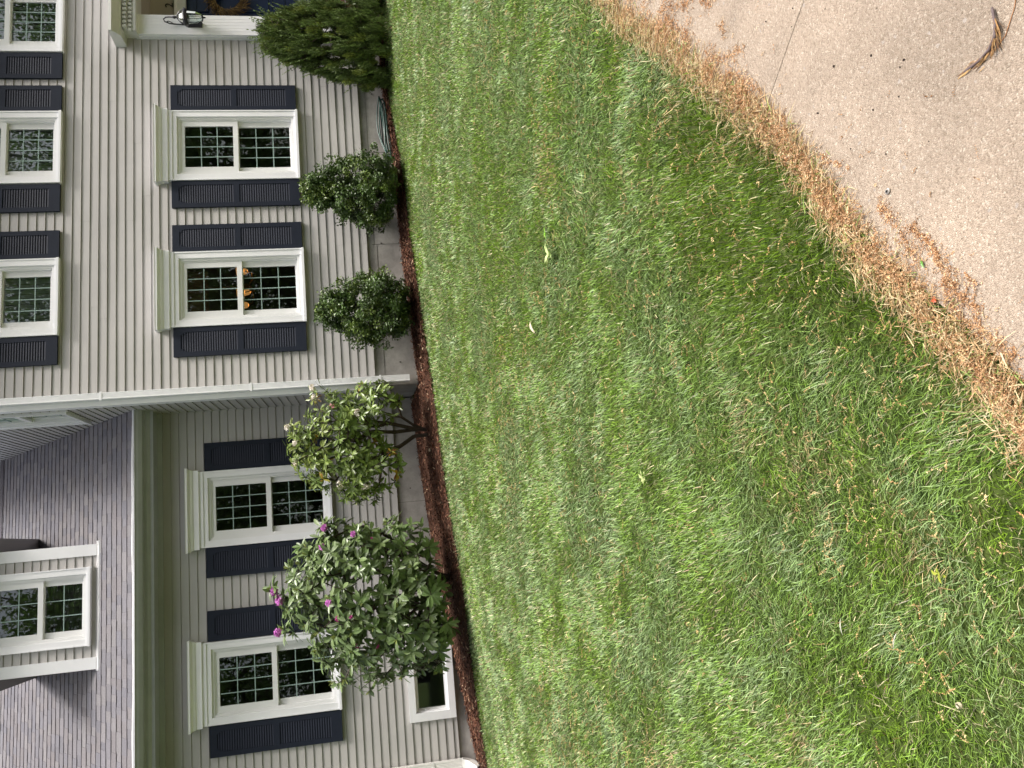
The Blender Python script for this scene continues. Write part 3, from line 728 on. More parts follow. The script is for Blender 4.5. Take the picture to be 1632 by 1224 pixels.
# garden hose: long flat loops lying against the foundation
pts=[]
for k in range(4):
    for i in range(28):
        t=i/28; a=2*math.pi*t; u=5.46+(.40+.03*math.sin(k*2.1))*math.cos(a)+.03*k-.05; v=9.585+(.055+.012*(k%2))*math.sin(a); 
        pts.append((u,v,gz(u,v)+.05+.02*k+.055*max(0,math.sin(a))+.01*math.sin(3*a+k)))
pts += [(5.1,9.6,-.28),(4.98,9.63,-.24),(4.93,9.63,-.16),(4.86,9.6,-.12),(4.75,9.55,-.2),(4.6,9.55,-.33)]
mb=MB(); mb.tube(pts,.0085,7); o=mb.build('garden_hose',M['hose'],smooth=True)
mb2=MB(); mb2.tube([pts[0],(pts[0][0]+.03,pts[0][1],pts[0][2])],.016,8); mb2.build('hose_coupling',M['brass'],o)
tag(o,'coiled dark green garden hose lying on the mulch against the foundation','garden hose')

# ------------------------------------------------------------------ plants
def grow(mb, base, tips, rtip=.004, rmax=.04, bend=.06, trunk=None, expo=.45):
    nodes=[Vector(base)]; par=[-1]; 
    if trunk:
        for p in trunk: nodes.append(Vector(p)); par.append(len(nodes)-2)
    plen=[0]
    for i in range(1,len(nodes)): plen.append(plen[par[i]]+(nodes[i]-nodes[par[i]]).length)
    ts=sorted([Vector(t) for t in tips],key=lambda t:(t-Vector(base)).length)
    ends=[]
    for t in ts:
        P=np.array([n[:] for n in nodes]); dd=np.linalg.norm(P-np.array(t[:]),axis=1)+.25*np.array(plen)
        if trunk: dd[0]+=9
        j=int(dd.argmin()); a=nodes[j]; L=(t-a).length; last=j
        k=max(1,min(4,int(L/.12)))
        for q in range(1,k+1):
            s=q/k; p=a.lerp(t,s)
            if q<k: p=p+Vector(rng.normal(0,bend*L*.5,3))+Vector((0,0,-.10*L*math.sin(math.pi*s)))
            nodes.append(p); par.append(last); plen.append(plen[last]+(p-nodes[last]).length); last=len(nodes)-1
        ends.append(last)
    cnt=[0]*len(nodes)
    for e_ in ends:
        j=e_
        while j>=0: cnt[j]+=1; j=par[j]
    rad=[min(rmax,rtip*max(c,1)**expo) for c in cnt]
    for i in range(1,len(nodes)):
        j=par[i]; mb.tube([nodes[j],nodes[i]],[min(rad[j],rad[i]*1.35),rad[i]],6 if rad[i]>.01 else 4,caps=False)

def rhodo(name, base, blobs, nwh, leafL, leafW, colf, flowers, fcol, trunk, label, group, sparse=.0, ymax=9.62, dry=0):
    root=empty(name,(base[0],base[1],base[2])); tag(root,label,'rhododendron',group)
    tips=[];axes=[]
    wts=np.array([b[3]*b[4]*b[5] for b in blobs]); wts/=wts.sum()
    c0=np.array([np.mean([b[0] for b in blobs]),np.mean([b[1] for b in blobs]),np.mean([b[2] for b in blobs])])
    tries=0
    while len(tips)<nwh and tries<nwh*60:
        tries+=1
        b=blobs[rng.choice(len(blobs),p=wts)]; u=unit(1)[0]
        rad=rng.uniform(.84,1.13) if rng.random()<.72 else rng.uniform(.45,.86)
        p=np.array([b[0]+u[0]*b[3]*rad,b[1]+u[1]*b[4]*rad,b[2]+u[2]*b[5]*rad])
        if p[1]>ymax or p[2]<gz(p[0],p[1])+.10: continue
        if any(((p[0]-q[0])/q[3])**2+((p[1]-q[1])/q[4])**2+((p[2]-q[2])/q[5])**2<.45 for q in blobs if q is not b): continue
        if tips and min(np.linalg.norm(np.array(tips)-p,axis=1))<leafL*.42: continue
        tips.append(p); ax=u*np.array([1,1,1])+np.array([0,-.25,.45]); axes.append(ax/np.linalg.norm(ax))
    for q in flowers:
        if not q[4]:
            for _ in range(2): tips.append(np.array([q[0],q[1]+.03,q[2]-.03])+rng.normal(0,.03,3)); ax=np.array([0,-.35,.9])+rng.normal(0,.3,3); axes.append(ax/np.linalg.norm(ax))
    P=[];D=[];N=[];L=[];W=[];C=[]
    for p,ax in zip(tips,axes):
        a0=rng.uniform(0,6.28); s1=np.cross(ax,[.3,.1,1]); s1/=np.linalg.norm(s1); s2=np.cross(ax,s1)
        nl=rng.integers(7,11); vig=rng.uniform(.75,1.15); tone=colf(p); isdry=rng.random()<dry
        for k in range(nl):
            a=a0+2*math.pi*k/nl*1.618*1.5; el=rng.uniform(-.15,.85)
            rd=s1*math.cos(a)+s2*math.sin(a); dd=rd*math.cos(el)+ax*math.sin(el)+np.array([0,0,-.12])
            P.append(p+ax*rng.uniform(-.025,.01)); D.append(dd); N.append(ax*math.cos(el)-rd*math.sin(el)+rng.normal(0,.18,3)); L.append(leafL*vig*rng.uniform(.75,1.12)); W.append(leafW*vig*rng.uniform(.85,1.15))
            c=tone*rng.uniform(.75,1.25)
            if isdry: c=np.array([[.45,.28,.03],[.40,.36,.05],[.30,.14,.04]])[rng.integers(0,3)]*rng.uniform(.7,1.1)
            C.append(c)
        if rng.random()<.28:   # fresh pale shoot in the middle
            for k in range(4):
                dd=ax+rng.normal(0,.3,3); P.append(p); D.append(dd); N.append(unit(1)[0]); L.append(leafL*.5); W.append(leafW*.45); C.append(np.array([.26,.30,.09]))
    me=ribbons(P,D,N,L,W,[(0,.10),(.12,.28),(.35,.85),(.62,1.0),(.85,.66),(1,.08)],np.array(C),[M['leaf']],'foliage',fold=.10,curl=rng.uniform(0.05,.35,len(P)))
    link('foliage',me,root)
    mb=MB(); ends=np.array([tr[-1] for tr in trunk]); own=[int(np.linalg.norm((ends-t)*[1,.4,.8],axis=1).argmin()) for t in tips]
    for ti,tr in enumerate(trunk):
        mine=[tuple(t) for t,w_ in zip(tips,own) if w_==ti]
        if mine: grow(mb,(base[0]+.04*math.sin(ti*2.2),base[1]+.03*math.cos(ti*1.7),base[2]-.03),mine,.0032,.024,.12,tr)
    mb.build('branches',M['bark'],root)
    for fx,fy,fz,fr,bud in flowers:
        P=[];D=[];N=[];C=[]; nfl=4 if bud else 9
        for k in range(nfl):
            u=unit(1)[0]; u[1]=-abs(u[1]); u[2]=u[2]*.8+.2; u/=np.linalg.norm(u); c=np.array([fx,fy,fz])+u*fr*rng.uniform(.25,.75)*np.array([1,1,.75])
            s1=np.cross(u,[.2,.3,1]); s1/=np.linalg.norm(s1); s2=np.cross(u,s1)
            for j in range(5):
                a=2*math.pi*j/5+k; rd=s1*math.cos(a)+s2*math.sin(a)
                P.append(c); D.append(rd*(.9 if not bud else .35)+u*.55); N.append(u-rd*.5); C.append(np.array(fcol)*rng.uniform(.8,1.12)*(np.array([.75,.35,.45]) if bud else 1))
        n=len(P); me=ribbons(P,D,N,rng.uniform(.38,.66,n)*fr,rng.uniform(.30,.46,n)*fr,[(0,.35),(.4,.9),(.75,1),(1,.45)],np.array(C),[M['petal']],'flower_cluster',fold=.08,curl=.35)
        link('flower_cluster',me,root)
    return root
def grn(p): 
    t=rng.random(); c=np.array([.105,.165,.050])*(1-t)+np.array([.175,.235,.095])*t; return c
def grn2(p):
    t=rng.random(); c=np.array([.125,.190,.040])*(1-t)+np.array([.21,.28,.065])*t
    if p[2]>.55 and rng.random()<.45: c=np.array([.19,.24,.05])
    return c
k=.985
bx_,by_=-.42,9.52; bz=gz(bx_,by_)
rhodo('rhododendron',(bx_,by_,bz),
  [(-.50,9.15,.36,.70,.50,.74),(-.98,9.2,.35,.52,.42,.48),(-.05,9.15,.50,.40,.42,.40),(-.75,9.1,-.12,.62,.42,.38),(-.35,9.2,.86,.45,.40,.34),(-.98,9.15,-.28,.42,.40,.30),(-.10,9.2,-.12,.40,.38,.34),(-.50,9.05,-.30,.40,.36,.26)],
  520,.130,.042,grn,
  [(-.36,9.00,1.28,.065,0),(-.46,8.95,1.22,.07,0),(-.80,9.0,1.25,.06,0),(-.52,8.62,.68,.055,0),(.26,8.95,.72,.055,0),(.05,8.9,.74,.05,0),(.16,8.85,.40,.045,0),(-.70,8.66,.60,.03,1),(-.69,8.66,.46,.03,1),(-1.03,8.8,.22,.035,1),(.10,8.85,.2,.03,1),(-1.0,8.8,.42,.03,1)],
  (.66,.22,.62),[[(-.50,9.45,-.5),(-.70,9.35,-.30),(-.85,9.25,-.05)],[(-.43,9.46,-.45),(-.45,9.35,-.2),(-.50,9.25,.2)],[(-.36,9.45,-.5),(-.2,9.35,-.28),(-.05,9.3,.05)],[(-.44,9.42,-.45),(-.56,9.3,-.15),(-.62,9.2,.3)]],
  'large round rhododendron with magenta blooms in front of the left wing','rhododendrons at the foundation')
bx_,by_=1.33,9.55; bz=gz(bx_,by_)
rhodo('rhododendron',(bx_,by_,bz),
  [(1.12,9.25,.62,.42,.36,.40),(1.55,9.25,.55,.30,.32,.34),(.92,9.25,.42,.36,.34,.36),(1.72,9.3,.10,.22,.24,.30),(.90,9.25,.02,.25,.26,.20),(1.2,9.2,.95,.28,.28,.14),(1.20,9.28,.22,.35,.3,.22),(1.55,9.2,.05,.28,.25,.20),(.80,9.2,.22,.26,.25,.28)],
  380,.100,.030,grn2,
  [(1.02,8.98,1.0,.05,0),(1.42,8.95,1.06,.05,0),(1.86,9.0,.78,.05,0),(1.74,9.0,.76,.045,0),(1.52,8.93,.28,.06,0),(.66,9.0,.24,.06,0),(.72,8.95,.52,.05,0),(1.22,8.95,.98,.055,0),(1.62,8.95,.56,.035,1)],
  (.80,.74,.66),[[(1.42,9.50,-.36),(1.52,9.45,-.22),(1.60,9.40,.02)],[(1.36,9.50,-.34),(1.34,9.45,-.12),(1.36,9.38,.15),(1.25,9.32,.35)],[(1.28,9.5,-.36),(1.16,9.42,-.18),(1.05,9.35,.02)],[(1.38,9.46,-.32),(1.45,9.40,-.05),(1.5,9.35,.3)]],
  'leggy rhododendron with white blooms and yellowing leaves beside the white downspout','rhododendrons at the foundation',dry=.025)

def vg(u): return np.interp(u,[-3,-.1,.12,.29,.57,.8,1.03,1.6,2.34,6],[-.16,-.12,-.06,-.07,-.07,-.03,.015,.02,0,-.02])   # where grass ends
def vl(u): return np.interp(u,[-3,.04,.3,.47,.62,.8,.97,1.17,1.47,1.84,2.1,3,6],[-.06,-.02,.0,.015,.03,.03,.055,.055,.10,.12,.16,.22,.22])      # where litter ends
def shrub(name, base, prof, cx, cy, depth, nl, label, cat, group, col, kind):
    """prof: [(z, halfwidth)] silhouette; leaves spread in lumpy shell"""
    root=empty(name,base); tag(root,label,cat,group)
    zs=np.array([p[0] for p in prof]); hw=np.array([p[1] for p in prof])
    # clumps
    cl=[]
    for _ in range(420 if kind=='holly' else 640):
        z=rng.uniform(zs[0],zs[-1]); h=np.interp(z,zs,hw); a=rng.uniform(0,6.28); q=rng.uniform(.8,1.02) if rng.random()<.62 else rng.uniform(.0,.8)
        p=np.array([cx+h*q*math.cos(a),cy+h*depth*q*math.sin(a),z])
        if p[1]>9.66: p[1]=9.66-rng.uniform(0,.1)
        cl.append((p,np.array([math.cos(a),math.sin(a),.5])))
    P=[];D=[];N=[];L=[];W=[];C=[]
    per=nl//len(cl)
    for p,ax in cl:
        cr=rng.uniform(.05,.09)*(np.array([.6,.6,1.35]) if kind=='yew' else 1); tone=np.array(col)*rng.uniform(.7,1.25)
        light=rng.random()<.22
        if light: tone=tone*np.array([1.7,1.45,1.2])
        q=p+unit(per)*cr*rng.random((per,1))**.4
        q[:,1]=np.minimum(q[:,1],9.675)
        P.append(q)
        if kind=='holly':
            if rng.random()<.12: q+=ax*[.09,.09,.06]
            D.append(unit(per)+ax*.5+[0,0,.3]); N.append(unit(per)*.7+ax*.6+[0,0,.6]); L.append(rng.uniform(.024,.040,per)); W.append(rng.uniform(.015,.024,per)); C.append(tone*rng.uniform(.7,1.3,(per,1)))
        else:
            d0=ax*np.array([.35,.35,0])+[0,0,1.25]+rng.normal(0,.15,3)
            D.append(d0+rng.normal(0,.34,(per,3))); N.append(unit(per)); L.append(rng.uniform(.025,.06,per)); W.append(rng.uniform(.006,.013,per)); C.append(tone*rng.uniform(.65,1.35,(per,1)))
    ax_tips=[c[0] for c in cl]
    if kind=='yew':   # long upright shoots at the top and the sides
        for _ in range(170):
            z=zs[0]+(zs[-1]-zs[0])*(1-rng.random()**1.6); h=np.interp(z,zs,hw); a=rng.uniform(0,6.28); b0=np.array([cx+h*.85*math.cos(a),min(cy+h*depth*.85*math.sin(a),9.6),z-.05])
            dr=np.array([math.cos(a)*.42,math.sin(a)*.3,1.0])+rng.normal(0,.12,3); dr/=np.linalg.norm(dr); ln=rng.uniform(.13,.34); m=60; t=rng.random(m)
            P.append(b0+dr*ln*t[:,None]); u=unit(m)*.75; D.append(dr+u); N.append(unit(m)); L.append(.026*(1.25-t)+.008); W.append(np.full(m,.0085)); C.append(np.array([.17,.24,.07])*rng.uniform(.7,1.3,(m,1)))
            ax_tips.append(b0+dr*ln*.9)
    P,D,N,C=(np.vstack(a) for a in (P,D,N,C)); L=np.concatenate(L); W=np.concatenate(W)
    rows=[(0,.15),(.45,1),(.8,.8),(1,.1)] if kind=='holly' else [(0,.5),(.5,1),(1,.15)]
    me=ribbons(P,D,N,L,W,rows,C,[M['holly'] if kind=='holly' else M['needle']],'foliage',fold=.12 if kind=='holly' else 0,curl=.12)
    link('foliage',me,root)
    mb=MB(); grow(mb,base,[tuple(c*.93+np.array(base)*.07) for c in ax_tips],.002,.022,.08); mb.build('branches',M['bark'],root)
    return root
shrub('holly_bush',(4.27,9.35,gz(4.27,9.35)),[(-.33,.26),(-.20,.41),(.02,.47),(.22,.41),(.42,.28),(.62,.16),(.76,.05)],4.40,9.20,.85,27000,'rounded dark green holly bush between the garden hose and the other holly','holly bush','holly bushes at the foundation',(.070,.118,.028),'holly')
shrub('holly_bush',(2.93,9.35,gz(2.93,9.35)),[(-.38,.20),(-.25,.34),(-.05,.42),(.15,.38),(.35,.28),(.52,.17),(.66,.05)],2.83,9.20,.85,24000,'rounded dark green holly bush below the window with the lit chandelier','holly bush','holly bushes at the foundation',(.070,.118,.028),'holly')
shrub('yew_bush',(6.5,9.4,gz(6.5,9.4)),[(-.34,.64),(-.1,.68),(.25,.60),(.6,.46),(.85,.36),(1.05,.26),(1.16,.12)],6.50,9.18,.62,95000,'tall conical yew with upright feathery shoots beside the front door','yew bush',None,(.100,.145,.038),'yew')

# ------------------------------------------------------------------ lawn
def lawn():
    # sample positions by distance: dense near the camera, thinner (and wider blades) far off
    bands=[(1.15,1.6,20000),(1.6,2.2,19000),(2.2,3.0,15500),(3.0,4.0,11000),(4.0,5.5,7500),(5.5,7.5,5200),(7.5,13.2,3900)]
    out=[]
    for a,b,den in bands:
        th0,th1=R_(-56),R_(56); n=int(den*(b*b-a*a)/2*(th1-th0))
        rr_=np.sqrt(rng.uniform(a*a,b*b,n)); th=rng.uniform(th0,th1,n); x=rr_*np.sin(th); y=rr_*np.cos(th); out.append(np.stack([x,y,np.full(n,(a+b)/2)],1))
    S=np.vstack(out); x,y,dist=S.T
    u,v=edge_uv(x,y)
    en=vg(u)+.02*vnoise(u*7,u*0,5)+.028*vnoise(u*27,u*0,6)+rng.normal(0,.012,len(u))
    ok=(v<en)&(y<lawn_y(x)+.02*vnoise(x*9,x*0,8)-.01)
    # worn thin towards the paving
    thin=np.clip((-v+en)/.05,0,1); ok&=rng.random(len(x))<.2+.8*thin
    x,y,dist,v=x[ok],y[ok],dist[ok],v[ok]; n=len(x)
    n1=vnoise(x*1.3,y*1.9,1)*.6; n2=vnoise(x*4.1,y*5.0,2); n3=vnoise(x*12,y*17,3); n4=vnoise(x*1.9+4,y*5.2,4)*.5+.8*vnoise(x*8.5,y*17,9)+.4*vnoise(x*21,y*37,10)
    # lean direction: combed over in swirls
    ang=.7*n1+.8*n2+.9*n3+rng.normal(0,1.05,n)+math.pi*1.15
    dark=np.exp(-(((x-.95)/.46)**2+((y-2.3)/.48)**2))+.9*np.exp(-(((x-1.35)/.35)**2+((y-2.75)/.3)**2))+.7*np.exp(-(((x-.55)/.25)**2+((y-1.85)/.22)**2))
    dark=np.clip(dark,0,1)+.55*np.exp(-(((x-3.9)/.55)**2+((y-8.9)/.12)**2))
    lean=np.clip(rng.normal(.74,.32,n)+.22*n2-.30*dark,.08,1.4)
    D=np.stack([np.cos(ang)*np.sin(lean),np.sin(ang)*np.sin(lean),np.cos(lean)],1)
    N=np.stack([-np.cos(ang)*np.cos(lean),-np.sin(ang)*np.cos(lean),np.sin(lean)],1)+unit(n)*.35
    L=rng.uniform(.022,.055,n)*(1+.25*n2)*(1+.25*(rng.random(n)<.12)); L=np.clip(L*.86,.015,.075)
    W=np.clip(rng.uniform(.0018,.0034,n)*(dist/2.4)**.75,.0016,.012)
    blue=np.array([.285,.390,.185]); mid=np.array([.200,.332,.052]); lime=np.array([.215,.350,.014]); deep=np.array([.085,.165,.010]); straw=np.array([.60,.54,.33]); brown=np.array([.34,.21,.10])
    t=np.clip(.42+.42*n4+.22*n2+.05*np.clip(dist-3,0,5)+rng.normal(0,.3,n),0,1)[:,None]
    C=mid*(1-t)+blue*t
    g=np.clip(.10+.45*n3+.45*n1-.3*n2+rng.normal(0,.25,n),0,1)[:,None]*.75; C=C*(1-g)+lime*g
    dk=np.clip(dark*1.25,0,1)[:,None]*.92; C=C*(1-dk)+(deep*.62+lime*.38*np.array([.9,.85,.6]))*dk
    pz=rng.random(n); stp=.065+.07*np.clip(n3,0,1)+.09*np.clip((dist-3)/5,0,1)+.25*np.exp(v/.12); C=np.where((pz<stp)[:,None],straw*rng.uniform(.6,1.1,(n,1)),C); C=np.where((pz>1-.018-.2*np.exp(v/.10))[:,None],brown*rng.uniform(.6,1.2,(n,1)),C)
    for px_,py_,pr_ in ((-.78,2.66,.10),(.12,2.33,.13),(-.16,1.93,.10),(.24,1.62,.10),(.33,2.68,.12),(-1.2,3.9,.2),(2.2,4.3,.2),(1.7,2.75,.12),(1.35,2.38,.14)):
        dd=np.exp(-(((x-px_)/pr_)**2+((y-py_)/pr_)**2)); C=np.where((rng.random(n)<.36*dd)[:,None],straw*np.array([1,.85,.75])*rng.uniform(.6,1.1,(n,1)),C)
    C=C*(.42+1.15*rng.random((n,1))**1.1)
    z=Gz(x,y)-np.where(v>-.06,-.002,.012)
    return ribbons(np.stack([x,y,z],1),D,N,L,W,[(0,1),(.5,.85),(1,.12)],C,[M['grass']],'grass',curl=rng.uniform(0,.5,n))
o=link('grass',lawn()); tag(o,'green lawn grass with pale and yellowish blades sloping up to the house','grass',kind='stuff')

# oak catkins blown against the paving edge and caught in the grass
def catkins(Pc, zoff, name, lens, colr, tangle, big=1.0, K=9):
    n=len(Pc); V=[];F=[];C=[]
    x,y=Pc[:,0],Pc[:,1]; a=rng.uniform(0,6.28,n); kap=rng.normal(0,2.2,n); st=lens/K
    px,py=x.copy(),y.copy(); pz=Gz(x,y)+zoff
    lift=rng.normal(0,abs(tangle),n)
    base=colr[rng.integers(0,len(colr),n)]*rng.uniform(.75,1.25,(n,1))
    vb=0
    for k in range(K):
        sz=rng.uniform(.0011,.0024,n)*big
        ctr=np.stack([px,py,pz+np.abs(np.sin(k*.8+a))*.004],1)
        off=rng.normal(0,1,(n,4,3)); off/=np.linalg.norm(off,axis=2,keepdims=True)
        V.append(ctr[:,None,:]+off*sz[:,None,None]*1.25); C.append(np.repeat((base*rng.uniform(.7,1.3,(n,1)))[:,None,:],4,1))
        a+=kap/K+rng.normal(0,.25,n); px=px+np.cos(a)*st; py=py+np.sin(a)*st; pz=pz+lift*st+( -0*st)
    V=np.concatenate(V,0).reshape(-1,3); C=np.concatenate(C,0).reshape(-1,3); m=len(V)//4
    t=np.array([[0,1,2],[0,2,3],[0,3,1],[1,3,2]]); Fq=(t[None]+(np.arange(m)*4)[:,None,None]).reshape(-1)
    return np_mesh(name,V,Fq,np.full(m*4,3),[M['catkin']],C)
tan=np.array([[.66,.41,.23],[.54,.31,.16],[.74,.53,.33],[.40,.21,.10]])
def on_edge(u,v): return np.stack([E0[0]+ED[0]*u+EN[0]*v,E0[1]+ED[1]*u+EN[1]*v],1)
n=15000; u=rng.uniform(-1.4,5.2,n); t=rng.beta(1.35,1.6,n)
g_,l_=vg(u)-.06,vl(u)+.026*vnoise(u*9,u*0,13)+.022*vnoise(u*37,u*0,14)
v=g_+(l_-g_)*t+.03*np.clip(u-1.2,0,3)*rng.random(n)**2
far_=np.clip((u-1.25)/.3,0,1)
dens=np.clip(.75-.25*far_+.55*((1-far_)*vnoise(u*16,v*34,15)+far_*1.3*vnoise(u*34,v*9,17))+.35*vnoise(u*5,v*8,16),.06,1)*np.where(t>.6,np.clip(1.05-.35*np.clip(u-1.2,0,1)-.45*np.clip(.5-u,0,1),.3,1),1)
keep=rng.random(n)<dens; u,v,t=u[keep],v[keep],t[keep]; Pc=on_edge(u,v)
zo=.006+rng.uniform(0,.020,len(u))*np.sin(np.pi*np.clip(t,0,1))
st=[]
for (ua,va),(ub,vb),m_,sd in [((.50,.068),(.31,.014),150,.0035),((.31,.014),(.18,-.004),90,.005),((.64,.05),(.42,.004),110,.005),((.36,.055),(.22,.03),34,.003),((.95,.05),(.80,.065),30,.003),((.30,-.03),(.05,-.03),160,.010)]:
    q=rng.random(m_); st.append(np.stack([ua+(ub-ua)*q,va+(vb-va)*q+.008*np.sin(q*7+ua*9)],1)+rng.normal(0,sd,(m_,2)))
for _ in range(42):     # rain-washed streaks where the paving meets the walk
    ua=rng.uniform(1.35,3.6); va=rng.uniform(.04,.30)*min(1,(ua-1.0)); ln=rng.uniform(.05,.22); m_=int(ln*260); q=rng.random(m_); an=rng.normal(.15,.35)
    st.append(np.stack([ua+ln*q*math.cos(an),va+ln*q*math.sin(an)+.01*np.sin(q*5+ua)],1)+rng.normal(0,.006,(m_,2)))
st.append(np.stack([rng.uniform(-.2,3.4,150),np.abs(rng.normal(0,.22,150))],1))
st=np.vstack(st); P2=on_edge(st[:,0],st[:,1])
Pa=np.vstack([Pc,P2]); za=np.concatenate([zo,np.full(len(P2),.0055)])
o=link('catkin_litter',catkins(Pa,za,'catkin_litter',rng.uniform(.016,.042,len(Pa)),tan,.15,1.12)); tag(o,'orange brown fallen catkins banked along the paving edge','catkins',kind='stuff')
n=6500; rr_=np.sqrt(rng.uniform(1.3**2,6.5**2,n)); th=rng.uniform(R_(-40),R_(50),n); x=rr_*np.sin(th); y=rr_*np.cos(th); u,v=edge_uv(x,y)
ok=(v<-.03)&(rng.random(n)<np.clip(.28+.45*vnoise(x*3,y*3,21)+.45*vnoise(x*11,y*13,22)+.8*np.exp(v/.45),.03,1)); Pg=np.stack([x[ok],y[ok]],1)
o=link('catkins_in_grass',catkins(Pg,.034+rng.uniform(0,.022,len(Pg)),'catkins_in_grass',rng.uniform(.03,.075,len(Pg)),np.array([[.66,.50,.26],[.60,.42,.20],[.48,.31,.14]]),.12,1.15,22)); tag(o,'tan catkins scattered through the lawn','catkins',kind='stuff')
# dry tangled thatch right at the edge
n=24000; u=rng.uniform(-1.4,5.2,n); v=vg(u)+rng.normal(-.026,.034,n)+.02*vnoise(u*6,u*0,31); x=E0[0]+ED[0]*u+EN[0]*v; y=E0[1]+ED[1]*u+EN[1]*v
a=rng.uniform(0,6.28,n); D=np.stack([np.cos(a),np.sin(a),rng.uniform(0,.35,n)],1)
C=np.array([[.62,.50,.30],[.50,.34,.18],[.32,.19,.09],[.22,.30,.08]])[rng.choice(4,n,p=[.3,.33,.25,.12])]*rng.uniform(.7,1.2,(n,1))
o=link('dry_thatch',ribbons(np.stack([x,y,Gz(x,y)+rng.uniform(.003,.018,n)],1),D,unit(n)+[0,0,1],rng.uniform(.02,.065,n),rng.uniform(.0012,.0026,n),[(0,1),(.5,.9),(1,.2)],C,[M['catkin']],'dry_thatch',curl=.3)); tag(o,'dry brown thatch tangled between lawn and paving','thatch',kind='stuff')

# ------------------------------------------------------------------ small loose things
def bark_strip():
    root=empty('fallen_twig',(.98,1.42,gz(.98,1.42))); tag(root,'curved dark twig with peeling brown bark lying on the paving','twig')
    path=[(1.052,1.355),(1.012,1.352),(.982,1.360),(.968,1.385),(.962,1.42),(.962,1.462)]
    P3=[(px,py,gz(px,py)+.012+.006*math.sin(i)) for i,(px,py) in enumerate(path)]
    mb=MB((.13,.10,.10)); sm=[]
    for i in range(len(P3)-1):
        for t in (0,.33,.66): sm.append(Vector(P3[i]).lerp(Vector(P3[i+1]),t)+Vector(rng.normal(0,.0006,3)))
    sm.append(Vector(P3[-1])); mb.tube(sm,[.0024+.0012*math.sin(i*1.9)**2 for i in range(len(sm))],7); mb.build('stem',M['twig'],root)
    n=110; i=rng.integers(2,len(sm)-1,n); B0=np.array([sm[j][:] for j in i])+np.stack([rng.normal(-.004,.006,n),rng.normal(.0,.006,n),rng.uniform(-.006,.003,n)],1)
    tv=np.array([(sm[min(j+1,len(sm)-1)]-sm[j-1])[:] for j in i]); tv/=np.linalg.norm(tv,axis=1,keepdims=True)
    me=ribbons(B0,tv+unit(n)*.28*[1,1,.3],unit(n)*.6+[0,0,1],rng.uniform(.02,.055,n),rng.uniform(.001,.003,n),[(0,.6),(.5,1),(1,.2)],np.array([[.30,.17,.07],[.42,.27,.12],[.20,.11,.06]])[rng.integers(0,3,n)],[M['twig']],'peeling_bark',curl=.2)
    link('peeling_bark',me,root)
bark_strip()
def wire(path,rad,colr,name,label,cat):
    P3=[(a,b,gz(a,b)+.006) for a,b in path]; sm=[]
    for i in range(len(P3)-1):
        for t in (0,.25,.5,.75): sm.append(Vector(P3[i]).lerp(Vector(P3[i+1]),t))
    mb=MB(colr); mb.tube(sm+[Vector(P3[-1])],rad,5); o=mb.build(name,M['twig']); tag(o,label,cat); return o
wire([(1.07,1.29),(1.02,1.31),(.975,1.345),(.955,1.39)],.0009,(.38,.18,.08),'pine_needle','thin orange needle lying beside the dark twig','needle')
def pebble(x,y,s,colr,label,cat,name='pebble',flat=.6,group=None,z=.004):
    mb=MB(colr); vs=[];n=9; 
    for i in range(1,5):
        a=math.pi*i/5
        for k in range(n): b=2*math.pi*k/n; q=1+rng.uniform(-.18,.18); vs.append((s*q*math.sin(a)*math.cos(b),s*.75*q*math.sin(a)*math.sin(b),s*flat*math.cos(a)))
    fs=[(i*n+k,i*n+(k+1)%n,(i+1)*n+(k+1)%n,(i+1)*n+k) for i in range(3) for k in range(n)]+[tuple(range(n)),tuple(3*n+k for k in range(n-1,-1,-1))]
    mb.add(vs,fs); o=mb.build(name,M['pebble'],None,(x,y,gz(x,y)+z+s*flat*.7),(0,0,rng.uniform(0,6)),smooth=True); tag(o,label,cat,group); return o
pebble(.802,1.759,.010,(.62,.60,.56),'small white stone chip on the paving near the litter','stone',flat=.4)
pebble(-.516,1.847,.012,(.62,.55,.38),'pale yellow pebble caught in the nearest grass','pebble',z=.03)
pebble(1.094,9.483,.022,(.75,.62,.45),'pale round pebble on the mulch below the leggy rhododendron','pebble',z=.03)
pebble(4.62,9.20,.024,(.72,.62,.5),'pale stone on the mulch in front of the garden hose','stone',z=.03)
for (x,y) in [(1.09,1.637),(1.037,1.752),(1.287,1.669),(1.571,2.112),(1.10,1.62),(1.30,1.52),(1.42,1.85),(1.47,2.0),(.86,1.60),(1.18,1.72),(1.24,1.86),(.98,1.86),(1.38,1.62),(1.15,1.96),(1.45,1.78),(1.52,1.98),(1.02,1.66),(.90,1.74)]:
    pebble(x,y,rng.uniform(.0018,.0042),(.05,.035,.03),'tiny dark crumb of debris on the tan paving','crumb','debris_crumb',.7,'dark crumbs scattered on the paving')
def leaf(x,y,L,Wd,ang,colr,label,z=.012,tilt=.2,name='fallen_leaf'):
    n=1; me=ribbons([(x,y,gz(x,y)+z)],[(math.cos(ang),math.sin(ang),tilt)],[(0.1,-.2,1)],[L],[Wd],[(0,.08),(.2,.6),(.5,1),(.8,.6),(1,.08)],np.array([colr]),[M['leaf']],name,fold=.15,curl=.35)
    o=link(name,me); tag(o,label,'leaf'); return o
leaf(.458,1.698,.030,.010,2.2,(.66,.58,.42),'cream coloured leaf scrap among the catkins')
leaf(.466,1.675,.022,.015,.6,(.50,.09,.03),'red leaf scrap among the catkins at the paving edge')
leaf(.56,1.69,.028,.008,.2,(.10,.26,.03),'green leaf lying on the catkins at the paving edge')
leaf(1.371,4.906,.10,.03,-2.6,(.60,.50,.38),'dry curled tan leaf lying out on the lawn',z=.035)
leaf(-.36,2.02,.06,.006,2.5,(.56,.56,.48),'long bleached white leaf blade in the near lawn',z=.035)
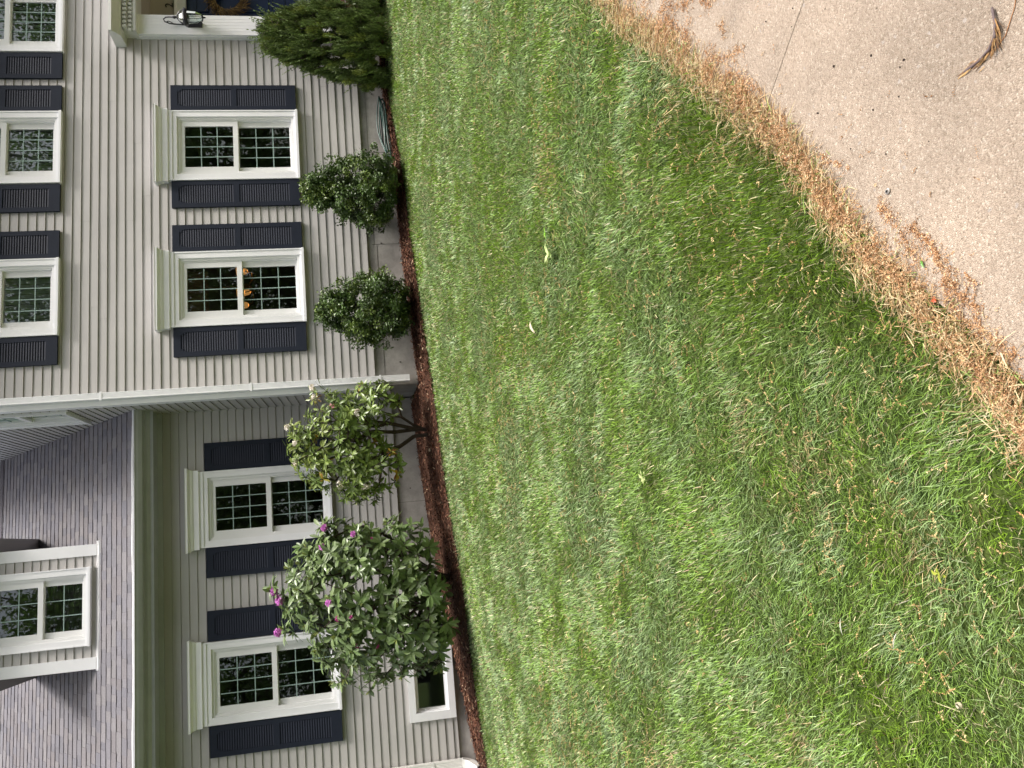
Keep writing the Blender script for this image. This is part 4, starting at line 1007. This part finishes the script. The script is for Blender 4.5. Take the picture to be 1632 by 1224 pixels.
leaf(-.34,2.25,.05,.006,2.9,(.5,.5,.4),'bleached leaf blade farther back in the near lawn',z=.035)
# lime green weed seedlings
def sprig(x,y,s,n,colr,label):
    a=np.linspace(0,5.5,n)+rng.uniform(-.3,.3,n); D=np.stack([np.cos(a),np.sin(a),np.full(n,.5)],1)
    me=ribbons(np.repeat([[x,y,gz(x,y)+.03]],n,0)+rng.normal(0,.006,(n,3)),D,np.repeat([[0,0,1.]],n,0),rng.uniform(.7,1.1,n)*s,np.full(n,s*.42),[(0,.1),(.3,.8),(.6,1),(1,.1)],np.repeat([colr],n,0),[M['leaf']],'weed',fold=.1,curl=.25)
    o=link('weed',me); tag(o,label,'weed')
sprig(1.64,4.38,.075,6,(.60,.72,.30),'pale leafy weed standing out in the middle of the lawn')
sprig(1.78,4.40,.05,4,(.25,.50,.05),'small lime green weed beside the pale weed in the lawn')
sprig(.202,3.521,.04,6,(.42,.48,.2),'yellowish weed rosette in the lawn')
sprig(-.20,1.83,.020,7,(.32,.36,.04),'bright yellow green moss tuft in the nearest grass')

# ------------------------------------------------------------------ trees across the street (the windows mirror them)
def big_tree():
    root=empty('shade_tree',(0,0,0)); tag(root,'tall leafy shade tree behind the viewer, mirrored in the windows','tree','shade trees across the street')
    n=150; cl=[]
    while len(cl)<n:
        u=rng.uniform(-1,1,3)
        if np.linalg.norm(u)<1: cl.append(np.array([u[0]*5.6,u[1]*5.0,9.5+u[2]*8.0]))
    P=[];C=[]
    for c in cl:
        m=170; q=c+unit(m)*rng.uniform(.8,1.7)*rng.random((m,1))**.5; P.append(q); C.append(np.array([.10,.17,.045])*rng.uniform(.5,1.5)*rng.uniform(.7,1.3,(m,1)))
    P=np.vstack(P);C=np.vstack(C);m=len(P)
    me=ribbons(P,unit(m)+[0,0,-.2],unit(m)+[0,0,.5],rng.uniform(.10,.21,m),rng.uniform(.06,.13,m),[(0,.2),(.5,1),(1,.15)],C,[M['treeleaf']],'crown'); link('crown',me,root)
    mb=MB(); grow(mb,(0,0,-.5),[tuple(c) for c in cl],.03,.34,.07,[(0.05,0,2),(.1,.1,4)],.55); mb.build('trunk',M['oakbark'],root)
    return root
T0=big_tree(); spots=[(-9,-14,.3,1.0),(-1.5,-17,1.2,1.05),(6.5,-14,2.2,.95),(13.5,-16,3.0,1.1),(20,-13,.9,1.0),(27,-17,1.9,1.1),(-16,-9,2.5,.95),(3,-23,.7,1.45),(-7,-24,1.7,1.5),(11,-24,2.9,1.45),(20,-23,.1,1.5),(-22,-2,1.1,1.0),(26,-4,2.0,1.0)]
for i,(x,y,rz,s) in enumerate(spots):
    if i==0: T0.location=(x,y,gz(x,y)); T0.rotation_euler=(0,0,rz)
    else: dup_tree(T0,(x,y,gz(x,y)),rz,s)
